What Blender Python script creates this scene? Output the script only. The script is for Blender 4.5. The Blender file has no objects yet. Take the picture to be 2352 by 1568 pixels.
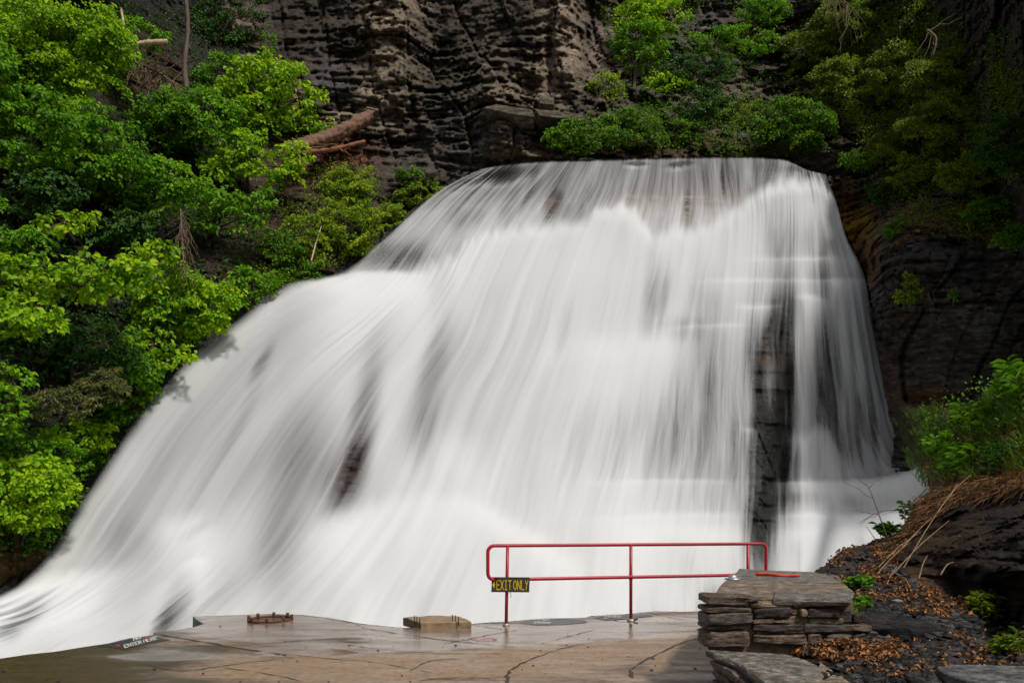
import bpy, bmesh, math, random
import numpy as np
from mathutils import Vector, Matrix

random.seed(7)
RNG = np.random.default_rng(11)
C = bpy.context.scene.collection
R = math.radians

# ------------------------------------------------------------------ camera, sky, sun, exposure
FPX, CX, HY, CAMZ = 1568.0, 1176.0, 1206.0, 1.31
cam_d = bpy.data.cameras.new("camera")
cam = bpy.data.objects.new("camera", cam_d); C.objects.link(cam)
cam.location = (0, 0, CAMZ); cam.rotation_euler = (R(90), 0, 0)
cam_d.sensor_width = 36; cam_d.lens = 24
cam_d.shift_y = (HY - 784) / 2352
cam_d.clip_end = 500; cam_d.clip_start = 0.05
sc = bpy.context.scene
sc.camera = cam
SUN_EL, SUN_AZ = 54, 136          # azimuth measured clockwise from +Y
w = bpy.data.worlds.new("World"); sc.world = w; w.use_nodes = True
nt = w.node_tree; bg = nt.nodes["Background"]
sky = nt.nodes.new("ShaderNodeTexSky"); sky.sky_type = 'NISHITA'; sky.sun_disc = False
sky.sun_elevation = R(SUN_EL); sky.sun_rotation = R(SUN_AZ)
sky.dust_density = 4.0; sky.air_density = 1.0; sky.ozone_density = 0.6
hs = nt.nodes.new("ShaderNodeHueSaturation"); hs.inputs['Saturation'].default_value = .4
nt.links.new(sky.outputs[0], hs.inputs['Color']); nt.links.new(hs.outputs[0], bg.inputs[0]); bg.inputs[1].default_value = 0.10
sd = bpy.data.lights.new("sun", 'SUN'); sd.energy = 3.7; sd.angle = R(6.0); sd.color = (1.0, 0.95, 0.87)
sun = bpy.data.objects.new("sun", sd); C.objects.link(sun)
sdir = Vector((math.sin(R(SUN_AZ)) * math.cos(R(SUN_EL)), math.cos(R(SUN_AZ)) * math.cos(R(SUN_EL)), math.sin(R(SUN_EL))))
sun.rotation_euler = sdir.to_track_quat('Z', 'Y').to_euler()
sc.view_settings.view_transform = 'Standard'; sc.view_settings.look = 'None'
sc.view_settings.exposure = -0.28; sc.view_settings.gamma = 1.0
sc.render.engine = 'CYCLES'
sc.cycles.transparent_max_bounces = 16
sc.cycles.max_bounces = 6; sc.cycles.diffuse_bounces = 3

# ------------------------------------------------------------------ numpy noise
def _h(ix, iy, iz, seed):
    with np.errstate(over='ignore'):
        n = (ix.astype(np.int64) * 374761393 + iy.astype(np.int64) * 668265263 + iz.astype(np.int64) * 2147483647 + seed * 974634777)
        n = (n ^ (n >> 13)) * 1274126177
        n = n ^ (n >> 16)
    return (n & 0xFFFFFF) / float(0xFFFFFF)

def vn(x, y, z, seed=0):
    x, y, z = np.broadcast_arrays(np.asarray(x, float), np.asarray(y, float), np.asarray(z, float))
    fx, fy, fz = np.floor(x), np.floor(y), np.floor(z)
    tx, ty, tz = x - fx, y - fy, z - fz
    tx = tx * tx * (3 - 2 * tx); ty = ty * ty * (3 - 2 * ty); tz = tz * tz * (3 - 2 * tz)
    r = 0
    for i in (0, 1):
        for j in (0, 1):
            for k in (0, 1):
                wgt = (tx if i else 1 - tx) * (ty if j else 1 - ty) * (tz if k else 1 - tz)
                r = r + wgt * _h(fx + i, fy + j, fz + k, seed)
    return r

def fbm(x, y, z, oct=4, seed=0):
    s, a, t = 0, 1.0, 0
    for o in range(oct):
        s = s + a * vn(x * 2 ** o, y * 2 ** o, z * 2 ** o, seed + o * 17); t += a; a *= 0.5
    return s / t

def sstep(a, b, x):
    t = np.clip((x - a) / (b - a), 0, 1); return t * t * (3 - 2 * t)

def P(u, v, Y):
    u, v, Y = np.broadcast_arrays(np.asarray(u, float), np.asarray(v, float), np.asarray(Y, float))
    return np.stack([(u - CX) / FPX * Y, Y, CAMZ + (HY - v) / FPX * Y], -1)

def PZ(u, v, z):       # the point of the plane at height z seen at (u, v)
    Y = (CAMZ - z) * FPX / (v - HY)
    return P(u, v, Y)

def strat(x, y, z, amp=1.0, seed=0):
    """layered shale: stepped horizontal beds broken into blocks"""
    zz = z + 0.05 * x + 0.14 * (fbm(x * .25, y * .25, z * .1, 3, seed) - .5)
    out = 0
    for f, a, bw in ((1.6, .17, .5), (4.2, .16, 1.3), (9., .15, 2.8)):
        L = np.floor(zz * f)
        off = _h(L, L * 0, L * 0 + 3, seed + int(f)) * 9
        B = np.floor((x + .5 * y) * bw + off + .25 * vn(x * 2, y * 2, z * 2, seed + 5))
        a1 = _h(L, B, L * 0 + 1, seed + 8 + int(f)) - .5
        a2 = _h(L, L * 0, L * 0 + 2, seed + 9) - .5
        fr = zz * f - L
        edge = sstep(0, .18, fr) * sstep(1, .82, fr)
        out = out + a * (a1 + .6 * a2) - a * .35 * (1 - edge)
    out = out * (.7 + 1.3 * sstep(.38, .62, fbm(x * .3, y * .3, z * .3, 3, seed + 12)))
    rid = 1 - 2 * np.abs(fbm(x * .55, y * .55, z * .38, 4, seed + 3) - .5)
    rid2 = 1 - 2 * np.abs(fbm(x * 1.7, y * 1.7, z * 2.2, 4, seed + 6) - .5)
    out = out + .8 * (rid - .85) + .18 * (rid2 - .85)
    # vertical joints: whole columns of rock set back or forward
    for f, a in ((.55, .55), (1.4, .25)):
        jx = (x + .7 * y) * f + .5 * fbm(x * .4, y * .4, z * .22, 2, seed + 60); J = np.floor(jx); K = np.floor(z * f * .45 + 7 * _h(J, J * 0, J * 0, seed + 61))
        fj = jx - J
        out = out + a * (_h(J, K, J * 0, seed + 62) - .5) - a * .7 * (1 - sstep(0, .07, fj))
    out = out + .26 * (fbm(x * 5, y * 5, z * 8, 3, seed + 4) - .5)
    return out * amp

def inpoly(u, v, poly):
    inside = np.zeros(u.shape, bool); n = len(poly)
    for i in range(n):
        x1, y1 = poly[i]; x2, y2 = poly[(i + 1) % n]
        c = ((y1 > v) != (y2 > v)) & (u < (x2 - x1) * (v - y1) / (y2 - y1 + 1e-12) + x1)
        inside ^= c
    return inside

def polydist(u, v, poly):
    d = np.full(u.shape, 1e9); n = len(poly)
    for i in range(n):
        x1, y1 = poly[i]; x2, y2 = poly[(i + 1) % n]
        dx, dy = x2 - x1, y2 - y1
        t = np.clip(((u - x1) * dx + (v - y1) * dy) / (dx * dx + dy * dy + 1e-9), 0, 1)
        d = np.minimum(d, np.hypot(u - x1 - t * dx, v - y1 - t * dy))
    return d

# ------------------------------------------------------------------ object helpers
def tag(o, label=None, cat=None, group=None, kind=None):
    if label: o['label'] = label
    if cat: o['category'] = cat
    if group: o['group'] = group
    if kind: o['kind'] = kind
    return o

def empty(name, loc, label, cat, group=None):
    o = bpy.data.objects.new(name, None); C.objects.link(o); o.location = loc
    o.empty_display_size = .2
    return tag(o, label, cat, group)

def mesh_obj(name, V, F, mat, parent=None, attrs=None, smooth=True, uv=None):
    """V (n,3) world coordinates, F (m,k) or list of face index lists"""
    V = np.asarray(V, np.float32)
    me = bpy.data.meshes.new(name)
    if isinstance(F, np.ndarray):
        m, k = F.shape
        me.vertices.add(len(V)); me.vertices.foreach_set("co", V.ravel())
        me.loops.add(m * k); me.loops.foreach_set("vertex_index", F.astype(np.int32).ravel())
        me.polygons.add(m); me.polygons.foreach_set("loop_start", np.arange(0, m * k, k, dtype=np.int32))
        me.polygons.foreach_set("loop_total", np.full(m, k, np.int32))
    else:
        me.from_pydata([tuple(p) for p in V.tolist()], [], F)
    me.update(calc_edges=True)
    if attrs:
        for an, (typ, dom, data) in attrs.items():
            a = me.attributes.new(an, typ, dom)
            if typ == 'FLOAT_COLOR':
                d = np.ones((len(data), 4), np.float32); d[:, :3] = data
                a.data.foreach_set("color", d.ravel())
            else:
                a.data.foreach_set("value", np.asarray(data, np.float32).ravel())
    if uv is not None:
        ul = me.uv_layers.new(name="UVMap")
        li = np.zeros(len(me.loops), np.int32); me.loops.foreach_get("vertex_index", li)
        ul.data.foreach_set("uv", np.asarray(uv, np.float32)[li].ravel())
    if smooth: me.polygons.foreach_set("use_smooth", np.ones(len(me.polygons), bool))
    if mat: me.materials.append(mat)
    me.validate()
    o = bpy.data.objects.new(name, me); C.objects.link(o)
    if parent is not None:
        o.parent = parent; o.matrix_parent_inverse = Matrix.Translation(-Vector(parent.location))
    return o

def grid_faces(nr, nc, keep=None):
    i = np.arange(nr * nc).reshape(nr, nc)
    F = np.stack([i[:-1, :-1], i[1:, :-1], i[1:, 1:], i[:-1, 1:]], -1).reshape(-1, 4)
    if keep is not None:
        k = keep[:-1, :-1] & keep[1:, :-1] & keep[1:, 1:] & keep[:-1, 1:]
        F = F[k.ravel()]
    return F

def compact(V, F, *arrs):
    used = np.zeros(len(V), bool); used[F.ravel()] = True
    idx = np.cumsum(used) - 1
    return (V[used], idx[F]) + tuple(a[used] for a in arrs)

# ------------------------------------------------------------------ materials
def new_mat(name):
    m = bpy.data.materials.new(name); m.use_nodes = True
    n = m.node_tree.nodes; l = m.node_tree.links
    return m, n, l, n["Principled BSDF"]

def node(n, t, **kw):
    x = n.new(t)
    for k, v in kw.items(): setattr(x, k, v)
    return x

def noise_node(n, l, scale, detail=5, vec=None, sc3=None, coord='Object', rough=.6):
    tc = n.new("ShaderNodeTexCoord")
    mp = n.new("ShaderNodeMapping")
    if sc3: mp.inputs['Scale'].default_value = sc3
    l.new(tc.outputs[coord], mp.inputs[0])
    t = n.new("ShaderNodeTexNoise"); t.inputs['Scale'].default_value = scale; t.inputs['Detail'].default_value = detail
    t.inputs['Roughness'].default_value = rough
    l.new(mp.outputs[0], t.inputs['Vector'])
    return t

def ramp(n, l, src, stops):
    r = n.new("ShaderNodeValToRGB"); e = r.color_ramp.elements
    while len(e) < len(stops): e.new(.5)
    for i, (p, c) in enumerate(stops):
        e[i].position = p; e[i].color = (c, c, c, 1) if not hasattr(c, '__len__') else (*c, 1)
    l.new(src, r.inputs[0]); return r

def mixc(n, l, fac, a, b, mode='MIX'):
    m = n.new("ShaderNodeMix"); m.data_type = 'RGBA'; m.blend_type = mode
    for s, i in ((fac, 0), (a, 6), (b, 7)):
        if hasattr(s, 'links'): l.new(s, m.inputs[i])
        elif i == 0: m.inputs[0].default_value = s
        else: m.inputs[i].default_value = (*s, 1)
    return m.outputs[2]

def rock_mat(name, rough=.75, strength=.9, fleck_hilite=(.30, .26, .20), fleck_lo=.62, vscale=1.0, spec=.3, dist=.06):
    m, n, l, b = new_mat(name)
    at = node(n, "ShaderNodeAttribute", attribute_name="Col")
    n1 = noise_node(n, l, 1.6 * vscale, 8, sc3=(1, 1, 6), rough=.7)
    n2 = noise_node(n, l, 7 * vscale, 8, sc3=(1, 1, 2.6), rough=.75)
    r1 = ramp(n, l, n1.outputs[0], [(.28, .4), (.72, 1.6)])
    c1 = mixc(n, l, 1.0, at.outputs['Color'], r1.outputs[0], 'MULTIPLY')
    n3 = noise_node(n, l, 2.6 * vscale, 10, sc3=(1, 1, 3.4), rough=.82)
    r3 = ramp(n, l, n3.outputs[0], [(.40, .28), (.52, .95), (.66, 2.1)])  # dark hollows and lighter edges: crevice shade put into the rock colour
    c1 = mixc(n, l, 1.0, c1, r3.outputs[0], 'MULTIPLY')
    r2 = ramp(n, l, n2.outputs[0], [(fleck_lo - .06, 0.0), (fleck_lo + .08, .75)])
    c2 = mixc(n, l, r2.outputs[0], c1, mixc(n, l, .65, c1, fleck_hilite))
    n4 = noise_node(n, l, 2.4 * vscale, 10, sc3=(1, 1, 12), rough=.85)
    r4 = ramp(n, l, n4.outputs[0], [(.55, 0.0), (.64, .55)])  # bright lines: highlights along the ledges put into the rock colour
    c2 = mixc(n, l, r4.outputs[0], c2, mixc(n, l, .5, c2, fleck_hilite))
    r5 = ramp(n, l, n4.outputs[0], [(.40, .16), (.47, 1.0)])  # thin dark lines: shade of the crevices put into the colour
    c2 = mixc(n, l, 1.0, c2, r5.outputs[0], 'MULTIPLY')
    l.new(c2, b.inputs['Base Color'])
    b.inputs['Roughness'].default_value = rough
    b.inputs['Specular IOR Level'].default_value = spec
    add = node(n, "ShaderNodeMath", operation='ADD')
    l.new(n1.outputs[0], add.inputs[0])
    ad2 = node(n, "ShaderNodeMath", operation='MULTIPLY_ADD'); l.new(n3.outputs[0], ad2.inputs[0]); ad2.inputs[1].default_value = 1.6; l.new(n2.outputs[0], ad2.inputs[2])
    l.new(ad2.outputs[0], add.inputs[1])
    bp = n.new("ShaderNodeBump"); bp.inputs['Strength'].default_value = strength; bp.inputs['Distance'].default_value = dist
    l.new(add.outputs[0], bp.inputs['Height']); l.new(bp.outputs[0], b.inputs['Normal'])
    return m

def leaf_mat(name, col, trans=.4, rough=.5, spec=.2, tcol=None):
    m, n, l, b = new_mat(name)
    at = node(n, "ShaderNodeAttribute", attribute_name="tint")
    r = ramp(n, l, at.outputs['Fac'], [(0, (col[0] * .28, col[1] * .36, col[2] * .6)), (.55, col), (1, (min(1, col[0] * 1.7), col[1] * 1.25, col[2] * .9))])
    l.new(r.outputs[0], b.inputs['Base Color'])
    b.inputs['Roughness'].default_value = rough; b.inputs['Specular IOR Level'].default_value = spec
    tr = n.new("ShaderNodeBsdfTranslucent")
    tc = mixc(n, l, 1.0, r.outputs[0], tcol or (1.25, 1.25, .5), 'MULTIPLY'); l.new(tc, tr.inputs[0])
    mx = n.new("ShaderNodeMixShader"); mx.inputs[0].default_value = trans
    out = n["Material Output"]
    l.new(b.outputs[0], mx.inputs[1]); l.new(tr.outputs[0], mx.inputs[2]); l.new(mx.outputs[0], out.inputs[0])
    return m

def flat_mat(name, col, rough=.6, var=.25, scale=12, metal=0, spec=.5, bump=0, sc3=None):
    m, n, l, b = new_mat(name)
    t = noise_node(n, l, scale, 6, sc3=sc3)
    r = ramp(n, l, t.outputs[0], [(.25, 1 - var), (.75, 1 + var)])
    c = mixc(n, l, 1.0, col, r.outputs[0], 'MULTIPLY'); l.new(c, b.inputs['Base Color'])
    b.inputs['Roughness'].default_value = rough; b.inputs['Metallic'].default_value = metal
    b.inputs['Specular IOR Level'].default_value = spec
    if bump:
        bp = n.new("ShaderNodeBump"); bp.inputs['Strength'].default_value = bump; bp.inputs['Distance'].default_value = .02
        l.new(t.outputs[0], bp.inputs['Height']); l.new(bp.outputs[0], b.inputs['Normal'])
    return m

M_cliff = rock_mat("shale_rock", strength=1.0, dist=.10, vscale=1.0)
M_bed = rock_mat("wet_bed_rock", rough=.3, strength=.8, fleck_hilite=(.10, .08, .05), spec=.5)
M_bank = rock_mat("bank_rock", rough=.8, spec=.12, strength=.9, vscale=5.5, dist=.03, fleck_hilite=(.17, .14, .11), fleck_lo=.62)
M_stone = rock_mat("flagstone", rough=.62, strength=.6, vscale=5, dist=.012, fleck_hilite=(.22, .16, .11), fleck_lo=.6)
M_bark = flat_mat("bark", (.075, .05, .035), .85, .5, 5, bump=.8, sc3=(1, 1, .25))
M_barkpale = flat_mat("pale_dead_wood", (.42, .30, .19), .8, .3, 8, bump=.4)
M_log = flat_mat("log_bark", (.15, .075, .045), .85, .55, 3.2, bump=1.0, sc3=(.35, 1, 3))
M_twig = flat_mat("dry_twig", (.13, .085, .05), .8, .35, 14)
M_stalk = flat_mat("dry_stalk_tan", (.22, .14, .075), .8, .4, 14)
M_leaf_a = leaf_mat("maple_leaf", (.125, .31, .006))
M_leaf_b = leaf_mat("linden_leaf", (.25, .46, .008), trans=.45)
M_leaf_c = leaf_mat("shaded_dark_leaf", (.035, .11, .010), trans=.3)  # darker green for shaded plants: shade of the foliage gaps put into colour
M_leaf_d = leaf_mat("weed_leaf", (.10, .24, .010), trans=.35)
M_leaf_e = leaf_mat("olive_leaf", (.15, .24, .012), trans=.3)
M_leaf_k = leaf_mat("hemlock_needle", (.11, .13, .035), trans=.2)
M_leaf_y = leaf_mat("yellow_green_leaf", (.21, .34, .010), trans=.4)
M_grass = leaf_mat("grass_blade", (.07, .15, .015), trans=.3)
M_litter = leaf_mat("fallen_leaf", (.27, .145, .065), trans=.1, rough=.8, spec=.1, tcol=(1, .9, .6))

# ------------------------------------------------------------------ waterfall flow grid (metres, from the lip at 17 m down to the pool)
ROWS_Y_L = [29.5, 28.8, 28.0, 26.8, 25.2, 23.0, 20.6, 18.6, 17.0, 15.6, 14.6, 14.0]
ROWS_Y_1 = [29.5, 29.0, 28.1, 26.8, 25.2, 23.2, 21.2, 19.2, 17.6, 16.2, 15.2, 14.4]
ROWS_Y_2 = [29.5, 29.1, 28.3, 26.9, 25.4, 23.8, 22.0, 20.2, 18.6, 17.2, 16.2, 15.4]
ROWS_Y_M = [29.5, 29.2, 28.5, 27.0, 25.7, 24.4, 23.1, 21.6, 19.8, 18.5, 17.5, 17.0]
ROWS_Y_R = [29.5, 29.2, 28.7, 27.6, 26.6, 25.8, 25.0, 24.0, 22.6, 21.4, 20.6, 20.0]
ROWS_Y_E = [29.5, 29.3, 28.8, 27.8, 27.2, 26.4, 25.8, 25.2, 24.2, 23.0, 22.0, 21.4]
LN = [
 [(1108,386),(1000,438),(876,542),(770,622),(645,655),(478,768),(300,958),(172,1150),(80,1282),(-20,1362),(-150,1392),(-320,1412)],
 [(1140,381),(1045,450),(950,555),(885,640),(800,705),(640,815),(485,990),(375,1150),(270,1300),(130,1400),(0,1450),(-150,1505)],
 [(1190,374),(1115,450),(1040,550),(985,655),(900,755),(780,885),(680,1025),(600,1160),(520,1290),(400,1400),(300,1480),(230,1560)],
 [(1280,369),(1215,450),(1150,540),(1090,660),(1040,775),(960,905),(905,1035),(850,1155),(760,1275),(660,1380),(590,1480),(550,1560)],
 [(1400,366),(1370,450),(1330,540),(1285,660),(1250,780),(1200,900),(1150,1030),(1110,1150),(1060,1270),(1010,1380),(970,1480),(950,1560)],
 [(1560,361),(1555,450),(1540,530),(1520,650),(1500,770),(1475,900),(1455,1030),(1435,1150),(1415,1270),(1400,1380),(1390,1480),(1385,1560)],
 [(1700,360),(1705,440),(1710,520),(1700,650),(1690,770),(1680,900),(1675,1030),(1670,1150),(1665,1270),(1660,1380),(1655,1480),(1650,1560)],
 [(1800,366),(1790,430),(1790,510),(1785,640),(1775,770),(1765,900),(1760,1030),(1760,1150),(1755,1270),(1752,1380),(1750,1480),(1750,1560)],
 [(1852,388),(1862,440),(1868,510),(1875,640),(1882,770),(1890,900),(1895,1030),(1905,1150),(1915,1270),(1920,1380),(1920,1480),(1920,1560)],
 [(1896,398),(1922,465),(1945,545),(1985,632),(2008,760),(2038,900),(2072,1010),(2150,1085),(2190,1200),(2190,1320),(2190,1450),(2190,1560)],
]
YR = [ROWS_Y_L, ROWS_Y_1, ROWS_Y_2, ROWS_Y_M, ROWS_Y_M, ROWS_Y_M, ROWS_Y_R, ROWS_Y_R, ROWS_Y_E, ROWS_Y_E]
CTRL = np.array([[(u, v, YR[i][j]) for j, (u, v) in enumerate(L)] for i, L in enumerate(LN)], float)   # (10,12,3)

def catmull(A, n):
    """resample along axis 0 to n samples"""
    m = len(A); t = np.linspace(0, m - 1, n); i = np.clip(np.floor(t).astype(int), 0, m - 2); f = (t - i).reshape((-1,) + (1,) * (A.ndim - 1))
    p0 = A[np.clip(i - 1, 0, m - 1)]; p1 = A[i]; p2 = A[i + 1]; p3 = A[np.clip(i + 2, 0, m - 1)]
    return .5 * (2 * p1 + (p2 - p0) * f + (2 * p0 - 5 * p1 + 4 * p2 - p3) * f ** 2 + (3 * p1 - p0 - 3 * p2 + p3) * f ** 3)

def flow_grid(ns, ntt):
    G = catmull(CTRL, ns)                       # (ns,12,3)
    G = catmull(np.transpose(G, (1, 0, 2)), ntt)  # (nt,ns,3)
    return G

# foam bursts: sharp top edge along a polyline, fading downwards  (points, fade length, strength, edge softness)
BURSTS = [
 ([(940,610),(1010,600),(1060,560),(1110,535),(1180,515),(1240,525),(1300,505),(1345,495),(1385,472),(1420,465),(1460,485),(1500,525),(1560,522),(1620,515),(1660,495),(1700,470),(1740,440),(1790,415),(1850,405),(1900,425),(1930,470)], 300, .62, 10),
 ([(690,655),(760,634),(820,627),(900,624),(985,628)], 240, .9, 4),
 ([(830,665),(900,655),(960,655),(985,670)], 110, .35, 10),
 ([(1230,830),(1300,800),(1350,790),(1420,792),(1480,772),(1520,780),(1560,800)], 330, .45, 16),
 ([(680,1225),(760,1190),(830,1166),(900,1154),(980,1148),(1060,1150),(1120,1172),(1180,1205),(1250,1250),(1330,1290)], 260, .75, 14),
 ([(880,1075),(940,1040),(1000,1012),(1060,1030),(1120,1070)], 200, .4, 30),
 ([(1320,1190),(1400,1185),(1500,1180),(1600,1178),(1715,1180)], 60, .30, 5),
 ([(1360,1225),(1440,1215),(1560,1212),(1640,1216),(1720,1222)], 220, .42, 9),
 ([(1350,1105),(1500,1100),(1700,1103)], 45, .3, 4),
 ([(330,1215),(390,1192),(450,1190),(500,1200)], 150, .42, 14),
 ([(400,1300),(440,1280),(480,1282)], 60, .3, 6),
 ([(-100,1370),(0,1362),(100,1318),(180,1310),(250,1305)], 160, .6, 9),
 ([(1780,1105),(1900,1103),(2000,1100),(2060,1090),(2110,1070),(2190,1055)], 80, .95, 4),
 ([(1790,1180),(1900,1178),(1990,1178),(2190,1170)], 55, .75, 4),
 ([(1780,1222),(1850,1218),(1920,1215),(2190,1215)], 200, .6, 6),
 ([(1800,990),(1850,1000),(1880,975),(1905,990),(1930,1040),(1960,1075)], 160, .7, 8),
 ([(1600,643),(1700,640),(1790,640),(1870,642),(2000,640)], 70, .42, 3),
 ([(1700,595),(1780,592),(1870,591),(1980,590)], 45, .45, 3),
 ([(1825,679),(1850,675),(1880,680),(1900,690)], 120, .6, 3),
 ([(1690,703),(1740,701),(1800,700)], 70, .6, 3),
 ([(1900,640),(1950,640),(2005,638)], 260, .42, 3),
 ([(1520,755),(1600,745),(1720,745)], 40, .35, 3),
 ([(1700,984),(1735,983),(1760,985)], 60, .4, 4),
 ([(1735,885),(1790,884),(1810,886)], 22, .25, 3),
]
# thin water: (u, v, ru, rv, tilt deg, amount)
GAPS = [
 (1772,1090,52,250,0,1.15),(1765,850,45,110,0,1.0),(1790,720,28,90,8,1.0),(1735,1210,30,60,0,.4),(1790,560,35,90,-4,.75),
 (1768,1000,44,140,0,.35),
 (1885,640,26,60,0,.7),(1885,560,40,60,0,.4),(1890,800,22,120,0,.55),(1820,560,22,70,0,.2),
 (1835,800,12,140,0,.3),(1900,900,26,120,0,.6),(1950,950,40,130,0,.22),(1985,1010,50,90,0,.3),(1900,1000,30,100,0,.35),
 (1505,680,26,80,8,.85),(1570,760,60,30,0,.35),(1480,760,20,30,0,.2),
 (830,980,30,150,12,.85),(790,1100,55,90,20,.75),(985,890,30,160,10,.50),(960,1000,40,80,8,.25),(1290,760,18,70,12,.25),
 (1040,800,30,80,14,.18),(880,760,40,120,22,.25),(600,830,12,50,30,.45),(560,950,16,120,26,.25),(640,1100,120,140,24,.28),(700,1020,60,120,20,.2),
 (920,590,60,40,25,.35),(880,595,70,34,0,.55),(960,575,40,30,25,.3),(1010,680,30,70,18,.25),(1050,500,30,30,20,.30),
 (1265,470,22,50,8,.75),(1215,440,14,60,18,.5),(1300,470,26,50,0,.35),(1160,470,22,40,20,.45),(1340,470,16,45,5,.3),(1100,500,22,30,20,.3),
 (1580,460,22,60,0,.75),(1620,440,14,60,0,.5),(1660,420,16,60,0,.6),(1690,410,10,50,0,.45),(1545,440,16,70,0,.35),(1770,400,16,30,0,.5),(1730,400,10,40,0,.35),(1480,480,30,40,0,.3),(1820,400,30,14,0,.5),
 (1180,405,60,16,-15,.9),(1130,400,60,14,-20,.8),(1060,430,40,12,-30,.45),(1560,382,30,8,-8,.6),(1460,380,25,6,0,.5),
 (400,1395,30,80,24,.5),(370,1440,20,50,24,.3),(440,1220,40,14,-30,.3),(60,1420,60,22,-35,.55),(20,1460,30,20,-35,.3),(640,1270,50,100,18,.35),(310,1260,60,60,20,.25),(260,1330,30,60,25,.2),
 (1010,1330,40,80,14,.2),(960,1400,40,60,14,.22),(1640,1400,45,60,6,.45),(1590,1340,25,80,6,.22),(1735,1300,22,110,0,.6),(1345,1330,16,80,4,.15),
 (1180,1330,30,110,8,.18),(1250,1400,22,70,6,.2),(1090,1250,60,50,20,.12),(880,1320,40,90,20,.2),(760,1400,40,90,22,.2),(1480,1420,30,60,2,.15),(1400,1020,110,120,0,.30),(1540,1010,110,140,0,.42),(1640,900,30,200,0,.30),(1600,700,24,140,0,.22),(1560,900,20,160,0,.25),(1330,1000,40,100,6,.25),(1480,920,16,110,2,.2),(1690,1000,14,150,0,.28),(1720,760,16,120,4,.35),(1660,560,14,60,0,.2),(1430,1290,30,50,0,.15),(1560,1290,40,60,0,.2),(1815,850,9,160,0,.7),(1925,800,10,120,-2,.45),(1965,880,8,150,-4,.35),(2005,960,8,130,-6,.4),(1940,1050,12,80,0,.35),(1830,1060,8,60,0,.3),(1850,1145,60,14,0,.2),(1960,1150,30,16,0,.2),(1900,1260,30,40,0,.22),(1990,1290,40,60,0,.25),(1830,1290,20,60,0,.3),(1980,1150,60,30,0,.15),(1860,1150,40,30,0,.2),(2000,1250,50,40,0,.2),
 (400,1050,90,140,28,.22),(260,1200,70,100,30,.22),(480,1060,24,140,26,.2),
]
def burst_field(u, v):
    out = np.zeros_like(u)
    for pts, fade, a, soft in BURSTS:
        px = np.array([p[0] for p in pts], float); py = np.array([p[1] for p in pts], float)
        L = np.interp(u, px, py)
        big = fade == 300 and len(pts) > 6
        L = L + (44 if big else 14 if fade > 90 else 6) * (np.abs(fbm(u / 36, u * 0 + fade, 0 * u, 3, 5) - .5) - .12) + (10 if big else 3) * (np.abs(vn(u / 10, v / 40 + fade, 0 * u, 6) - .5) - .2)
        mg = min(110, .38 * (px[-1] - px[0]))
        win = sstep(px[0] - mg * .5, px[0] + mg, u) * sstep(px[-1] + mg * .5, px[-1] - mg, u)
        d = v - L
        out = 1 - (1 - out) * (1 - a * win * sstep(-soft * (2.2 if fade > 90 and not big else 1.3), soft * (2.8 if fade > 90 else 1.6), d) * np.exp(-np.clip(d, 0, None) / fade))
    return out

def gap_field(u, v):
    out = np.zeros_like(u)
    for gu, gv, ru, rv, ang, a in GAPS:
        c, s = math.cos(R(ang)), math.sin(R(ang))
        du, dv = u - gu, v - gv
        x = (du * c + dv * s) / ru; y = (-du * s + dv * c) / rv
        out += a * np.exp(-np.clip(x * x + y * y, 0, 30) ** 1.3)
    return out

NS, NTT = 760, 560
G = flow_grid(NS, NTT)
U, V, Yd = G[..., 0], G[..., 1], G[..., 2]
S = np.broadcast_to(np.linspace(0, 1, NS)[None, :], U.shape)
T = np.broadcast_to(np.linspace(0, 1, NTT)[:, None], U.shape)
B = burst_field(U, V); GP = gap_field(U, V)
_st = .30 + 1.4 * fbm(S * 110, T * 3.0, S * 0, 3, 81)
GP = np.where(U > 1690, np.where(np.abs(U - 1772) < 60, GP, GP * _st), GP * _st)
dens = .655 + .02 * T + .54 * B - GP * .50
dens += .20 * (fbm(S * 24, T * 2.6, S * 0, 3, 9) - .5) + .20 * (fbm(S * 9, T * 5, S * 0, 3, 19) - .5)
dens = dens - .11 * (1 - sstep(.15, .5, S)) * (1 - .5 * np.clip(B, 0, 1))
dens = np.minimum(dens, .40 + B + 1.2 * sstep(440, 640, V))
dens = dens - .19 * sstep(1450, 1700, U) * sstep(560, 700, V) * (1 - sstep(1150, 1240, V))
le = sstep(0, .042, S + .03 * (fbm(S * 10, T * 14, S * 0, 3, 21) - .5)); re = sstep(1, .985, S)
dens = dens * (.25 + .75 * le) - .55 * (1 - le) - .5 * (1 - re)
strip = np.exp(-((U - 1775) / 60) ** 2) * sstep(560, 640, V) * sstep(1130, 860, V)
dens = np.maximum(dens, .12 - 1.1 * (1 - strip))
dens = dens - .5 * sstep(.012, 0, T)
strk = .18 + .70 * sstep(.25, .60, S)
strk = strk + (1.05 - strk) * (1 - sstep(480, 620, V))
uvx = np.interp(S, np.linspace(0, 1, 10), CTRL[:, 7, 0]) / 1000
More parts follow.
